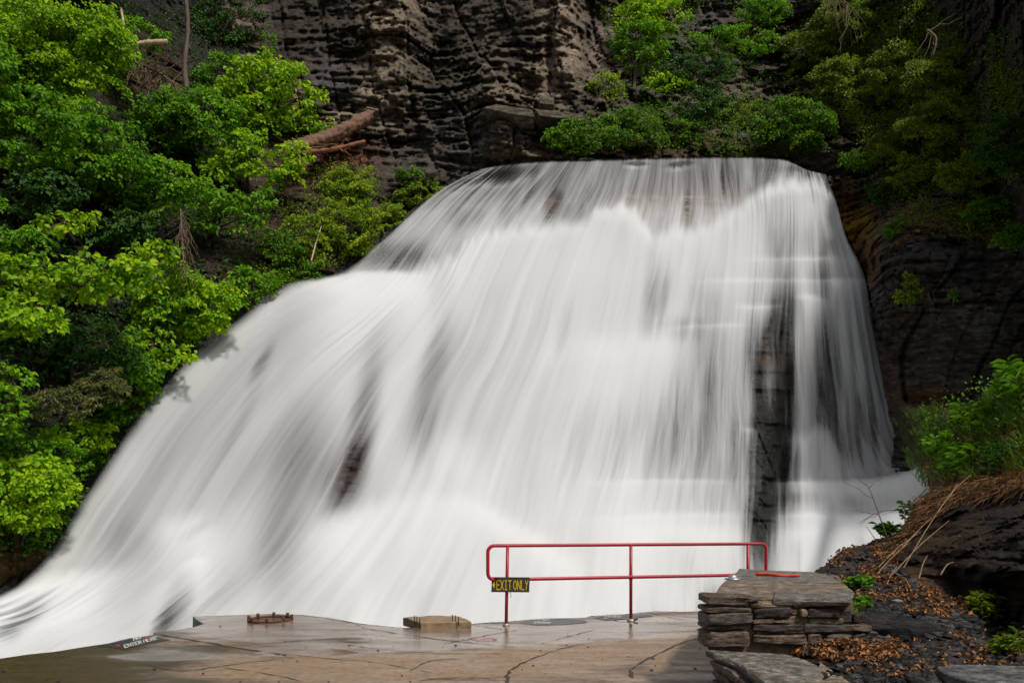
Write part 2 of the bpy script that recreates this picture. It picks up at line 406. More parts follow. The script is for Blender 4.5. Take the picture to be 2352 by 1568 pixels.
# relief: domes under foam, gentle ropes along the flow
def blur(A, n):
    for ax, k in ((0, n), (1, n)):
        c = np.cumsum(np.concatenate([np.repeat(np.take(A, [0], ax), k + 1, ax), A, np.repeat(np.take(A, [-1], ax), k, ax)], ax), ax)
        hi = [slice(None)] * 2; lo = [slice(None)] * 2; hi[ax] = slice(2 * k + 1, None); lo[ax] = slice(0, -(2 * k + 1))
        A = (c[tuple(hi)] - c[tuple(lo)]) / (2 * k + 1)
    return A
relief = .8 * blur(blur(B, 9), 9) + .35 * blur(B, 2) + .22 * (fbm(S * 26, T * 2.0, S * 0, 2, 31) - .5) + .10 * (fbm(S * 90, T * 2.5, S * 0, 2, 33) - .5) - .22 * np.clip(GP, 0, 1.2)
Yw = Yd - relief
Wv = P(U, V, Yw).reshape(-1, 3)

def water_material():
    m, n, l, b = new_mat("falling_water")
    at = node(n, "ShaderNodeAttribute", attribute_name="dens")
    uvn = node(n, "ShaderNodeUVMap", uv_map="UVMap")
    tot = None
    wm = n.new("ShaderNodeMapping"); wm.inputs['Scale'].default_value = (6, 1.6, 1); l.new(uvn.outputs[0], wm.inputs[0])
    wn = n.new("ShaderNodeTexNoise"); wn.inputs['Scale'].default_value = 1; wn.inputs['Detail'].default_value = 2; l.new(wm.outputs[0], wn.inputs['Vector'])
    ws = n.new("ShaderNodeVectorMath"); ws.operation = 'MULTIPLY'; ws.inputs[1].default_value = (.05, .25, 0); l.new(wn.outputs['Color'], ws.inputs[0])
    warp = n.new("ShaderNodeVectorMath"); warp.operation = 'ADD'; l.new(uvn.outputs[0], warp.inputs[0]); l.new(ws.outputs[0], warp.inputs[1])
    for sx, sy, wgt, det in ((22, 1.6, .46, 3), (85, 2.6, .36, 3), (300, 5, .18, 2)):
        mp = n.new("ShaderNodeMapping"); mp.inputs['Scale'].default_value = (sx, sy, 1); mp.inputs['Location'].default_value = (sx * .37, sy * .21, 0)
        l.new(warp.outputs[0], mp.inputs[0])
        t = n.new("ShaderNodeTexNoise"); t.inputs['Scale'].default_value = 1; t.inputs['Detail'].default_value = det
        l.new(mp.outputs[0], t.inputs['Vector'])
        ml = node(n, "ShaderNodeMath", operation='MULTIPLY_ADD'); l.new(t.outputs[0], ml.inputs[0]); ml.inputs[1].default_value = wgt
        if tot is None: ml.inputs[2].default_value = -.5
        else: l.new(tot, ml.inputs[2])
        tot = ml.outputs[0]
    # contrast of the strands is largest where the water is thin
    k = node(n, "ShaderNodeMapRange"); k.inputs[1].default_value = .2; k.inputs[2].default_value = 1.05; k.inputs[3].default_value = 1.75; k.inputs[4].default_value = .28
    l.new(at.outputs['Fac'], k.inputs[0])
    ks = node(n, "ShaderNodeAttribute", attribute_name="strk")
    kk = node(n, "ShaderNodeMath", operation='MULTIPLY'); l.new(k.outputs[0], kk.inputs[0]); l.new(ks.outputs['Fac'], kk.inputs[1])
    mul = node(n, "ShaderNodeMath", operation='MULTIPLY'); l.new(tot, mul.inputs[0]); l.new(kk.outputs[0], mul.inputs[1])
    ad = node(n, "ShaderNodeMath", operation='ADD'); l.new(mul.outputs[0], ad.inputs[0]); l.new(at.outputs['Fac'], ad.inputs[1])
    al = node(n, "ShaderNodeMapRange"); al.interpolation_type = 'SMOOTHSTEP'
    al.inputs[1].default_value = -.12; al.inputs[2].default_value = 1.0; al.inputs[3].default_value = 0; al.inputs[4].default_value = .985
    l.new(ad.outputs[0], al.inputs[0])
    b.inputs['Base Color'].default_value = (.79, .80, .81, 1); b.inputs['Roughness'].default_value = .7
    b.inputs['Specular IOR Level'].default_value = .15
    tr = n.new("ShaderNodeBsdfTranslucent"); tr.inputs[0].default_value = (.8, .82, .83, 1)
    m1 = n.new("ShaderNodeMixShader"); m1.inputs[0].default_value = .25
    l.new(b.outputs[0], m1.inputs[1]); l.new(tr.outputs[0], m1.inputs[2])
    tp = n.new("ShaderNodeBsdfTransparent")
    m2 = n.new("ShaderNodeMixShader"); l.new(al.outputs[0], m2.inputs[0]); l.new(tp.outputs[0], m2.inputs[1]); l.new(m1.outputs[0], m2.inputs[2])
    l.new(m2.outputs[0], n["Material Output"].inputs[0])
    return m
M_water = water_material()
wf = mesh_obj("waterfall", Wv, grid_faces(NTT, NS), M_water, attrs={"dens": ('FLOAT', 'POINT', dens.ravel()), "strk": ('FLOAT', 'POINT', strk.ravel())},
              uv=np.stack([uvx.ravel(), T.ravel() * 3], -1))
tag(wf, kind='structure')

# rock bed under the water
ns2, nt2 = 420, 420
ctl = CTRL
Gb = flow_grid(ns2, nt2)
Ub, Vb, Yb = Gb[..., 0].copy(), Gb[..., 1].copy(), Gb[..., 2].copy()
Pb = P(Ub, Vb, Yb)
gapb = np.clip(gap_field(Ub, Vb), 0, 1)
_z = Pb[..., 2] * 1.0 + .04 * Pb[..., 0] + .9 * vn(0, 0, Pb[..., 2] * .8, 45); _f = _z - np.floor(_z)
Yb = Yb + 1.05 - np.clip(.30 * strat(Pb[..., 0], Pb[..., 1], Pb[..., 2], 1.0, 40), -.5, .45) + .22 * (_f - .5) * gapb * vn(Pb[..., 0] * 1.2, 0, _z - _f, 44)
BCOL = np.array([.010, .010, .008])
colb = np.broadcast_to(BCOL, Ub.shape + (3,)).copy()
def blob(col, u, v, bu, bv, ru, rv, c, a=1.0, thr=.5, seed=0, k=14.):
    nz = fbm(u / 26., v / 16., u * 0 + seed, 4, 50 + seed)
    d = ((u - bu) / ru) ** 2 + ((v - bv) / rv) ** 2
    m = a * np.exp(-d ** 1.5) * sstep(thr - .12, thr + .12, nz + .25 * (1 - d))
    m = np.clip(m, 0, 1)[..., None]
    return col * (1 - m) + np.array(c) * m
colb = blob(colb, Ub, Vb, 1770, 830, 60, 80, (.055, .026, .010), 1, .60, 1)
colb = blob(colb, Ub, Vb, 1780, 950, 60, 60, (.022, .016, .012), 1, .55, 2)
colb = blob(colb, Ub, Vb, 1780, 1100, 60, 160, (.006, .010, .006), 1, .3, 3)
colb = blob(colb, Ub, Vb, 1600, 440, 260, 90, (.26, .14, .075), 1, .38, 4)
colb = blob(colb, Ub, Vb, 1240, 450, 120, 90, (.11, .065, .04), 1, .4, 5)
colb = blob(colb, Ub, Vb, 820, 1050, 120, 180, (.045, .026, .021), 1, .4, 6)
colb = blob(colb, Ub, Vb, 1850, 580, 60, 100, (.04, .026, .02), 1, .5, 7)
colb = blob(colb, Ub, Vb, 1150, 400, 120, 25, (.05, .05, .028), 1, .3, 8)
fb = mesh_obj("rock_bed", P(Ub, Vb, Yb).reshape(-1, 3), grid_faces(nt2, ns2), M_bed, attrs={"Col": ('FLOAT_COLOR', 'POINT', colb.reshape(-1, 3))})
tag(fb, kind='structure')

# ------------------------------------------------------------------ terrain sheets
class Sheet:
    def __init__(self, name, u0, u1, v0, v1, step, ctrl, amp, seed, base, blobs, mat, poly=None, edgeback=0, extra=None, jag=0):
        nu = int((u1 - u0) / step) + 1; nv = int((v1 - v0) / step) + 1
        self.u = np.linspace(u0, u1, nu); self.v = np.linspace(v0, v1, nv)
        U, V = np.meshgrid(self.u, self.v)
        pts = np.array(ctrl, float)
        X = pts[:, :2] / 1000; n = len(X)
        D = np.hypot(X[:, None, 0] - X[None, :, 0], X[:, None, 1] - X[None, :, 1])
        A = np.zeros((n + 3, n + 3)); A[:n, :n] = D + 1e-6 * np.eye(n); A[:n, n] = 1; A[:n, n + 1:] = X; A[n, :n] = 1; A[n + 1:, :n] = X.T
        wts = np.linalg.solve(A, np.concatenate([pts[:, 2], np.zeros(3)]))
        Y = np.full(U.shape, wts[n]) + wts[n + 1] * U / 1000 + wts[n + 2] * V / 1000
        for i in range(n):
            Y += wts[i] * np.sqrt((U / 1000 - X[i, 0]) ** 2 + (V / 1000 - X[i, 1]) ** 2 + 4e-4)
        Q = P(U, V, Y)
        a = amp(U, V) if callable(amp) else amp
        Y = Y - strat(Q[..., 0], Q[..., 1], Q[..., 2], 1.0, seed) * a
        if extra is not None: Y = Y + extra(U, V, Q)
        keep = None
        if poly is not None:
            ju = U + jag * (fbm(U / 30, V / 12, U * 0, 3, seed + 77) - .5); jv = V + jag * (fbm(U / 25, V / 25, U * 0 + 9, 3, seed + 78) - .5)
            keep = inpoly(ju, jv, poly)
            if edgeback:
                d = polydist(U, V, poly); Y = Y + edgeback * np.clip(1 - d / 28, 0, 1) ** 2
        Y = np.clip(Y, 2.0, 90)
        self.Y = Y; self.U = U; self.V = V
        W = P(U, V, Y); self.W = W
        col = np.broadcast_to(np.array(base, float), U.shape + (3,)).copy()
        lum = fbm(W[..., 0] * .5, W[..., 1] * .5, W[..., 2] * 1.5, 4, seed + 30)
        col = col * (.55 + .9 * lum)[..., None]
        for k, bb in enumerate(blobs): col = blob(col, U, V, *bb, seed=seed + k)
        F = grid_faces(nv, nu, keep)
        Vx, F2, cc = compact(W.reshape(-1, 3), F, col.reshape(-1, 3))
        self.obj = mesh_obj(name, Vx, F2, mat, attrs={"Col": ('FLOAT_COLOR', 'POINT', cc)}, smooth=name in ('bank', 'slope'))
        tag(self.obj, kind='structure')
    def at(self, u, v):
        fu = np.clip((np.asarray(u, float) - self.u[0]) / (self.u[1] - self.u[0]), 0, len(self.u) - 1.001)
        fv = np.clip((np.asarray(v, float) - self.v[0]) / (self.v[1] - self.v[0]), 0, len(self.v) - 1.001)
        i, j = np.floor(fv).astype(int), np.floor(fu).astype(int); a, b = (fv - i)[..., None], (fu - j)[..., None]
        W = self.W
        return (W[i, j] * (1 - a) * (1 - b) + W[i + 1, j] * a * (1 - b) + W[i, j + 1] * (1 - a) * b + W[i + 1, j + 1] * a * b)

TAN = (.42, .33, .23); SOIL = (.15, .065, .035); MOSSY = (.11, .075, .012); GREY = (.13, .12, .12); PINK = (.34, .25, .21)
left_edge = [(u, v, y + .9) for (u, v, y) in CTRL[0][1:]]
inner = [(CTRL[i][j][0], CTRL[i][j][1], CTRL[i][j][2] + 5.0) for i in (1, 2, 3, 4, 6, 8) for j in (2, 4, 6, 8, 10)]
lip = [(CTRL[i][0][0], CTRL[i][0][1] - 12, 30.6) for i in range(0, 9)]
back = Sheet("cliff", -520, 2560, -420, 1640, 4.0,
    left_edge + inner + lip + [
    (-500,-400,24),(0,-400,28),(500,-400,33),(900,-400,35),(1300,-400,36),(1900,-400,36),(2400,-400,24),
    (0,0,25),(0,300,22.5),(0,600,20.5),(0,900,18.5),(0,1200,16.8),(-500,0,19),(-500,600,16),(-500,1200,13.5),
    (300,0,29),(300,300,27),(300,600,24),(200,900,20.5),(500,300,30),(480,0,34),(560,90,33.5),(640,0,34.5),
    (640,190,32),(700,290,31),(730,235,31.5),(600,430,29),(680,430,29),(760,420,29.5),(820,480,29.3),(560,600,26),(700,600,27.5),
    (800,120,33),(900,120,32),(930,40,32.5),(1000,0,35),(1000,150,34),(860,260,31.8),(900,340,31),(960,400,30),
    (1060,300,31.5),(1125,235,30.2),(1135,330,29.9),(1190,330,30.3),(1320,250,31.5),(1240,100,33),(1240,210,32.2),(1290,30,32.2),(1300,150,31.8),(1345,30,34.6),(1370,120,34),(1400,60,36),
    (1560,100,35.5),(1500,0,37),(1700,60,36),(1500,260,32.5),(1700,250,33),(1850,200,32.6),(1850,300,31.4),(1900,60,34),(1980,150,32.5),(2000,320,30),(1960,370,29.6),
    (2080,40,30),(2100,250,28.6),(2200,60,27),(2352,0,22),(2352,250,22.5),(2200,330,26.5),(2560,100,17),(2560,500,17),(2560,1400,18),(2352,700,24)],
    lambda u, v: .55 + .75 * sstep(560, 760, u) * sstep(420, 300, v), 1, (.082, .064, .047),
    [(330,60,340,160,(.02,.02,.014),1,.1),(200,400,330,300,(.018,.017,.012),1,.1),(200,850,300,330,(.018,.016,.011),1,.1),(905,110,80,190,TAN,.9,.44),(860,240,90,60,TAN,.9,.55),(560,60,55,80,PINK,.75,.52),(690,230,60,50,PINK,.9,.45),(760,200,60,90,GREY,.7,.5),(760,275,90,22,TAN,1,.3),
     (1290,100,55,160,TAN,.9,.36),(1180,200,140,90,TAN,.6,.48),(1150,320,90,80,TAN,.65,.5),(1400,130,60,110,PINK,.85,.42),(1050,320,220,80,GREY,.6,.58),(1230,360,120,20,TAN,.8,.45),
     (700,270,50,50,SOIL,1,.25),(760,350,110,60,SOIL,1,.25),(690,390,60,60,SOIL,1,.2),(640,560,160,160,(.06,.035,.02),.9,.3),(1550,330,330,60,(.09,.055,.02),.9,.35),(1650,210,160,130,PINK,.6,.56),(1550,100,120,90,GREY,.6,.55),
     (330,170,110,90,(.11,.06,.04),.9,.4),(620,340,80,70,(.13,.06,.045),.9,.45),(40,1310,150,90,(.20,.115,.02),1,.35),(120,1250,120,70,(.14,.08,.02),1,.4),(600,680,70,30,(.17,.07,.03),.9,.4),
     (2200,60,180,110,GREY,.55,.45),(900,450,80,60,(.10,.075,.06),.7,.45),(1010,160,120,140,(.06,.055,.035),.7,.4)], M_cliff,
    poly=[(-530,-430),(1750,-430),(2000,-90),(2480,-60),(2480,1650),(-530,1650)], jag=20,
    extra=lambda u, v, q: 1.6 * np.exp(-(((u - 1360) / 40) ** 2 + ((v - 30) / 90) ** 2)) + .9 * np.exp(-(((u - 1262) / 9) ** 2 + ((v - 120) / 90) ** 2)) + 1.0 * np.exp(-(((u - 985) / 45) ** 2 + ((v - 20) / 160) ** 2)))

right = Sheet("rock_ledge", 1880, 2760, 180, 1140, 4.0,
    [(1893,396,29.6),(1930,440,29.5),(1950,520,29.3),(1990,622,28.6),(2004,630,26.8),(2000,400,28.8),(2000,480,28.6),(2060,400,28),(2100,360,27.6),(2200,300,27.2),(2352,300,25.6),(2700,200,20),
     (2012,596,25.0),(2060,560,24.7),(2150,532,24.2),(2250,545,23.6),(2352,560,23.0),(2040,520,25.8),(2100,480,26),(2200,430,25.8),(2352,420,24.8),
     (2010,640,25.2),(2025,760,25.6),(2060,900,25.4),(2150,700,24.6),(2200,900,25),(2352,680,23.8),(2352,760,24.2),(2352,900,24.6),(2250,800,24.5),(2700,500,20),(2700,800,21),(2700,1100,21),(2060,1100,25.2),(2300,1100,24.4),(2150,760,24.8)],
    1.0, 5, (.085, .076, .070),
    [(1950,540,60,130,(.50,.29,.012),1,.20),(1985,590,40,60,(.16,.07,.02),1,.3),(1955,440,60,60,(.08,.05,.015),1,.4),(2160,500,130,45,SOIL,1,.25),(2320,510,90,50,SOIL,1,.35),(2090,740,60,120,(.09,.06,.035),.8,.5),(2130,920,90,40,(.13,.06,.02),1,.45),(2120,820,120,70,(.10,.095,.09),.6,.52),(2250,740,100,30,(.12,.12,.12),.7,.5),(2030,880,40,100,(.12,.06,.05),.7,.5)],
    M_cliff, poly=[(1890,397),(1990,404),(2040,378),(2080,330),(2200,300),(2352,270),(2760,170),(2760,1140),(2040,1140),(2052,1000),(2030,900),(2006,760),(1995,670),(1988,632),(1950,560),(1924,480)], jag=10)

slope = Sheet("slope", 2030, 2760, 760, 1420, 4.0,
    [(2040,905,23.2),(2070,930,22.4),(2100,930,22),(2200,940,19.6),(2280,900,17),(2352,850,14.5),(2700,700,10),(2080,1010,21),(2090,1085,20),(2115,1120,17.5),(2150,1180,14),(2150,1020,18.5),(2250,1020,15),(2352,1000,12),(2200,1120,13.5),(2352,1120,10),(2150,1330,11.5),(2352,1400,8),(2700,1000,8),(2700,1400,6.5)],
    .25, 6, (.055, .035, .022), [(2200,1100,150,90,SOIL,.9,.35),(2150,1000,120,60,(.05,.06,.015),.8,.3)], M_bank,
    poly=[(2038,905),(2070,915),(2110,930),(2200,938),(2280,895),(2352,842),(2760,660),(2760,1420),(2100,1420),(2112,1200),(2135,1130),(2125,1085),(2095,1060),(2068,1000)], jag=12, edgeback=.6)

bank = Sheet("bank", 1560, 2900, 1060, 1900, 3.2,
    [(1872,1312,9.2),(1900,1285,9.6),(1930,1262,9.8),(2000,1248,9.8),(1990,1300,8.7),(1900,1340,7.9),(1930,1372,6.7),(1960,1392,6.0),(1970,1412,5.5),(1970,1475,5.42),(1850,1490,5.30),(1700,1490,5.6),(1900,1560,4.1),(1600,1700,3.3),
     (2060,1395,6.0),(2060,1425,5.6),(2060,1480,5.35),(2150,1400,6.1),(2220,1400,6.5),(2290,1425,6.7),(2200,1430,5.8),(2200,1490,5.2),(2352,1500,5.1),(2290,1470,6.2),(2100,1568,4.05),(2352,1568,4.1),(2120,1345,7.3),(2200,1375,7.2),(2060,1258,9.0),(2110,1150,10.6),(2090,1200,10),(2200,1200,8.2),(2200,1112,10),(2352,1085,8.4),(2352,1250,6.4),(2200,1300,7.0),(2250,1340,6.5),(2330,1400,6.1),(2100,1300,7.9),(2020,1310,8.0),(2900,1000,5.5),(2900,1600,3.3),(1560,1900,2.6),(2352,1900,2.6),(2900,1900,2.4),(2000,1340,7.4)],
    .22, 8, (.036, .027, .020), [(1960,1290,70,30,(.12,.075,.05),.9,.3),(2060,1350,110,45,(.15,.08,.04),.9,.35),(2250,1480,150,40,(.10,.07,.05),.7,.4),(1980,1500,120,30,(.13,.07,.03),.9,.3),(2150,1540,250,50,(.085,.075,.07),.8,.3),(2150,1430,130,40,(.07,.06,.055),.8,.3),(2150,1230,80,60,(.08,.045,.025),.8,.4)],
    M_bank, poly=[(1866,1314),(1893,1298),(1905,1280),(1930,1258),(1975,1250),(2010,1238),(2060,1218),(2090,1180),(2108,1140),(2160,1115),(2240,1108),(2352,1085),(2900,900),(2900,1900),(1940,1900),(1880,1600),(1790,1500),(1850,1470),(1885,1400)], jag=9, edgeback=.35,
    extra=lambda u, v, q: -.55 * (fbm(q[..., 0] * 2.6, q[..., 1] * 2.6, q[..., 2] * 4, 5, 99) - .5) - .09 * (1 - 2 * np.abs(fbm(q[..., 0] * 5, q[..., 1] * 4, q[..., 2] * 11, 5, 98) - .5) - .85))

# gorge side walls beyond the frame, pool and gorge floor
def world_wall(name, x0, x1f, ys, zs, seed, base, sign):
    yy, zz = np.meshgrid(np.arange(ys[0], ys[1], .3), np.arange(zs[0], zs[1], .22))
    xx = x0 + x1f * (zz - zs[0]) * 0 + .0 * yy + x1f * (yy - ys[0]) + sign * .12 * (zz - zs[0])
    xx = xx - sign * 1.6 * strat(yy, xx * 0, zz, 1.0, seed) - sign * 2.2 * (fbm(yy * .12, zz * .12, yy * 0, 3, seed) - .5)
    Wp = np.stack([xx, yy, zz], -1)
    col = np.array(base) * (.6 + .8 * fbm(yy * .5, zz * 1.5, yy * 0, 3, seed + 2))[..., None]
    o = mesh_obj(name, Wp.reshape(-1, 3), grid_faces(*yy.shape), M_cliff, attrs={"Col": ('FLOAT_COLOR', 'POINT', col.reshape(-1, 3))}, smooth=False)
    return tag(o, kind='structure')
world_wall("unseen_gorge_wall", 8.0, .12, (-14, 6), (-2.5, 6), 71, (.06, .057, .055), 1)  # unseen right wall, added to shade the foreground, kept low
world_wall("unseen_gorge_wall", -15.5, -.08, (-14, 10), (-2.5, 9), 72, (.05, .06, .03), -1)

M_pool, n_, l_, b_ = new_mat("pool_water")
b_.inputs['Base Color'].default_value = (.5, .53, .52, 1); b_.inputs['Roughness'].default_value = .3
t_ = noise_node(n_, l_, 1.5, 5); r_ = ramp(n_, l_, t_.outputs[0], [(.35, (.30, .33, .32)), (.7, (.75, .77, .77))]); l_.new(r_.outputs[0], b_.inputs['Base Color'])
xs, ys = np.meshgrid(np.linspace(-16, 16, 120), np.linspace(2, 24, 90))
zz = -1.75 + .12 * (fbm(xs * .8, ys * .8, xs * 0, 3, 3) - .5)
tag(mesh_obj("water", np.stack([xs, ys, zz], -1).reshape(-1, 3), grid_faces(*xs.shape), M_pool), kind='structure')
M_ground = flat_mat("gorge_floor", (.09, .08, .07), .9, .4, 2)
tag(mesh_obj("ground", [(-140, -140, -2.7), (140, -140, -2.7), (140, 140, -2.7), (-140, 140, -2.7)], np.array([[0, 1, 2, 3]]), M_ground), kind='structure')
# river running back from the lip
M_river = flat_mat("river_water", (.07, .055, .03), .15, .3, 2)
lp = np.array([P(c[0][0], c[0][1] - 3, 29.6) for c in CTRL]); bk = lp + np.array([0, 2.0, .02])
Vr = np.concatenate([lp - [0, 0, .05], bk]); k = len(lp)
tag(mesh_obj("river", Vr, np.array([[i, i + 1, k + i + 1, k + i] for i in range(k - 1)]), M_river), kind='structure')

# ------------------------------------------------------------------ stone platform
def densify(pts, n, jit=0, seed=0):
    out = []
    for i in range(len(pts)):
        a, b = np.array(pts[i], float), np.array(pts[(i + 1) % len(pts)], float)
        for k in range(n):
            out.append(a + (b - a) * k / n)
    out = np.array(out)
    if jit:
        out += jit * (np.stack([vn(out[:, 0] * 3, out[:, 1] * 3, out[:, 0] * 0, seed), vn(out[:, 0] * 3, out[:, 1] * 3, out[:, 0] * 0 + 5, seed)], -1) - .5)
    return out
PLAT = [(-900,1600),(-300,1552),(-120,1530),(0,1512),(60,1503),(120,1496),(200,1484),(245,1477),(300,1464),(352,1458),(358,1453),(400,1448),(443,1441),(466,1433),(443,1415),(520,1412),(620,1409),(690,1411),(780,1424),(850,1434),(925,1441),(1000,1437),(1045,1436),(1100,1430),(1180,1424),(1262,1419),(1345,1417),(1360,1413),(1430,1410),(1505,1403),(1560,1405),(1625,1403),(1700,1403),(1800,1403)]
pl = [PZ(u, v, 0.0)[:2] for u, v in PLAT] + [np.array((5.0, 10.0)), np.array((2.2, 5.6)), np.array((1.9, 2.0)), np.array((1.9, -2.0)), np.array((-12, -2.0)), np.array((-12, 4.6))]
outline = densify(pl, 6, .05, 3)
OUTL = [tuple(p) for p in outline]
def plat_z(x, y):
    r = np.hypot(x, y)
    return .022 * (fbm(x * .7, y * .7, x * 0, 3, 61) - .5) + .006 * (fbm(x * 6, y * 6, x * 0, 3, 62) - .5)
def plat_mesh():
    # polar-like rows: denser towards the camera-facing part that is seen
    xs = np.arange(-12.0, 5.0, .045); ys = np.concatenate([np.arange(-2, 4, .25), np.arange(4, 10.8, .045)])
    X, Y = np.meshgrid(xs, ys)
    keep = inpoly(X, Y, OUTL)
    Z = plat_z(X, Y)
    # draw boundary vertices on to the outline for a clean rim
    ed = polydist(X, Y, OUTL)
    return X, Y, Z, keep, ed
X_, Y_, Z_, keep_, ed_ = plat_mesh()
# snap grid points just inside the rim on to it
ol = np.array(OUTL)
def snap(X, Y, keep):
    near = keep & (polydist(X, Y, OUTL) < .05)
    ii = np.argwhere(near)
    a = ol; b = np.roll(ol, -1, 0)
    for i, j in ii:
        p = np.array([X[i, j], Y[i, j]]); d = b - a
        t = np.clip(((p - a) * d).sum(1) / (d * d).sum(1).clip(1e-9), 0, 1); q = a + d * t[:, None]
        k = np.argmin(((q - p) ** 2).sum(1)); X[i, j], Y[i, j] = q[k]
snap(X_, Y_, keep_)
Z_ = plat_z(X_, Y_)
F_ = grid_faces(*X_.shape, keep=keep_)
Vp = np.stack([X_, Y_, Z_], -1).reshape(-1, 3)
up = CX + FPX * X_ / np.maximum(Y_, .5); vp = HY + (CAMZ - Z_) / np.maximum(Y_, .5) * FPX
def gb(u0, v0, ru, rv): return np.exp(-(((up - u0) / ru) ** 2 + ((vp - v0) / rv) ** 2))
moss = np.clip(1.2 * gb(60, 1530, 260, 26) + 1.0 * gb(200, 1500, 180, 16) + .8 * gb(300, 1515, 120, 14) + .7 * gb(380, 1455, 60, 8) + .8 * gb(0, 1568, 500, 12) + .5 * gb(480, 1490, 90, 10), 0, 1)
tanm = np.clip(.9 * gb(1050, 1530, 320, 26) + .8 * gb(1250, 1500, 200, 14) + .7 * gb(1450, 1478, 140, 12) + .6 * gb(700, 1540, 300, 30) + .8 * gb(1580, 1500, 80, 60), 0, 1)
wet = np.clip(.9 * gb(1000, 1455, 460, 18) + .8 * gb(640, 1430, 240, 22) + .7 * gb(1500, 1430, 180, 16) + 1.0 * gb(380, 1505, 90, 10) + .9 * gb(760, 1490, 120, 12) + .6 * gb(950, 1480, 200, 16), 0, 1)
pud = np.clip(1.2 * gb(370, 1506, 90, 9) + 1.2 * gb(700, 1497, 110, 7) + .9 * gb(1240, 1460, 60, 8) + .9 * gb(1470, 1432, 90, 8) + 1.0 * gb(820, 1470, 120, 6), 0, 1)
M_plat, n_, l_, b_ = new_mat("wet_concrete")
am = node(n_, "ShaderNodeAttribute", attribute_name="moss"); at_ = node(n_, "ShaderNodeAttribute", attribute_name="tan"); aw = node(n_, "ShaderNodeAttribute", attribute_name="wet"); ap = node(n_, "ShaderNodeAttribute", attribute_name="puddle")
na = noise_node(n_, l_, 2.2, 8, sc3=(.55, 1.5, 1), rough=.65); nb = noise_node(n_, l_, 14, 8, rough=.75); nc = noise_node(n_, l_, 60, 3)
base = ramp(n_, l_, na.outputs[0], [(.32, (.10, .068, .048)), (.48, (.18, .125, .09)), (.68, (.31, .24, .19))])
fine = ramp(n_, l_, nb.outputs[0], [(.30, .45), (.62, 1.25)])
c0 = mixc(n_, l_, 1.0, base.outputs[0], fine.outputs[0], 'MULTIPLY')
def noisy(attr, nz, lo, hi):
    a = node(n_, "ShaderNodeMath", operation='MULTIPLY_ADD'); l_.new(nz.outputs[0], a.inputs[0]); a.inputs[1].default_value = 1.3; l_.new(attr.outputs['Fac'], a.inputs[2])
    r = ramp(n_, l_, a.outputs[0], [(lo, 0.0), (hi, 1.0)]); return r.outputs[0]
c1 = mixc(n_, l_, noisy(at_, na, .85, 1.0), c0, mixc(n_, l_, 1.0, (.25, .165, .10), fine.outputs[0], 'MULTIPLY'))
c2 = mixc(n_, l_, noisy(am, na, .80, 1.0), c1, mixc(n_, l_, 1.0, (.055, .036, .014), fine.outputs[0], 'MULTIPLY'))
spk = ramp(n_, l_, nc.outputs[0], [(.27, .35), (.33, 1.0)])
c3 = mixc(n_, l_, 1.0, c2, spk.outputs[0], 'MULTIPLY')
l_.new(c3, b_.inputs['Base Color'])
wf_ = noisy(aw, na, .55, 1.25)
rr = node(n_, "ShaderNodeMapRange"); l_.new(wf_, rr.inputs[0]); rr.inputs[3].default_value = .58; rr.inputs[4].default_value = .13
pf = noisy(ap, na, .95, 1.05)
rm = node(n_, "ShaderNodeMix"); l_.new(pf, rm.inputs[0]); l_.new(rr.outputs[0], rm.inputs[2]); rm.inputs[3].default_value = .07
l_.new(rm.outputs[0], b_.inputs['Roughness'])
b_.inputs['Specular IOR Level'].default_value = .55
bs = node(n_, "ShaderNodeMapRange"); l_.new(pf, bs.inputs[0]); bs.inputs[3].default_value = .35; bs.inputs[4].default_value = .02
bp_ = n_.new("ShaderNodeBump"); bp_.inputs['Distance'].default_value = .008; l_.new(bs.outputs[0], bp_.inputs['Strength']); l_.new(nb.outputs[0], bp_.inputs['Height']); l_.new(bp_.outputs[0], b_.inputs['Normal'])
Vp2, F2_, mo2, ta2, we2, pu2 = compact(Vp, F_, moss.ravel(), tanm.ravel(), wet.ravel(), pud.ravel())
plat = mesh_obj("platform", Vp2, F2_, M_plat, attrs={"moss": ('FLOAT', 'POINT', mo2), "tan": ('FLOAT', 'POINT', ta2), "wet": ('FLOAT', 'POINT', we2), "puddle": ('FLOAT', 'POINT', pu2)})
tag(plat, kind='structure')
# side of the platform going down to the pool
Zt = plat_z(ol[:, 0], ol[:, 1]) + .001
rows = []
for k, (dz, off) in enumerate(((0, 0), (.03, .012), (.12, .02), (.4, 0), (1.0, -.1), (1.9, .1))):
    cxy = ol.mean(0); d = ol - np.array([0, 4.0]); d = d / np.linalg.norm(d, axis=1)[:, None]
    q = ol + d * off; rows.append(np.concatenate([q, (Zt - dz)[:, None]], 1))
SV = np.array(rows); SV = np.concatenate([SV, SV[:, :1]], 1)
M_side = rock_mat("platform_side", rough=.5, vscale=3)
sideo = mesh_obj("platform_side", SV.reshape(-1, 3), grid_faces(SV.shape[0], SV.shape[1]), M_side, attrs={"Col": ('FLOAT_COLOR', 'POINT', np.full((SV.shape[0] * SV.shape[1], 3), .06))}, smooth=False)
tag(sideo, kind='structure')

def onplat(u, v, dz=0.004):
    p = PZ(u, v, 0.0); p = p.copy(); z = plat_z(p[..., 0], p[..., 1]); p[..., 2] = z + dz; return p

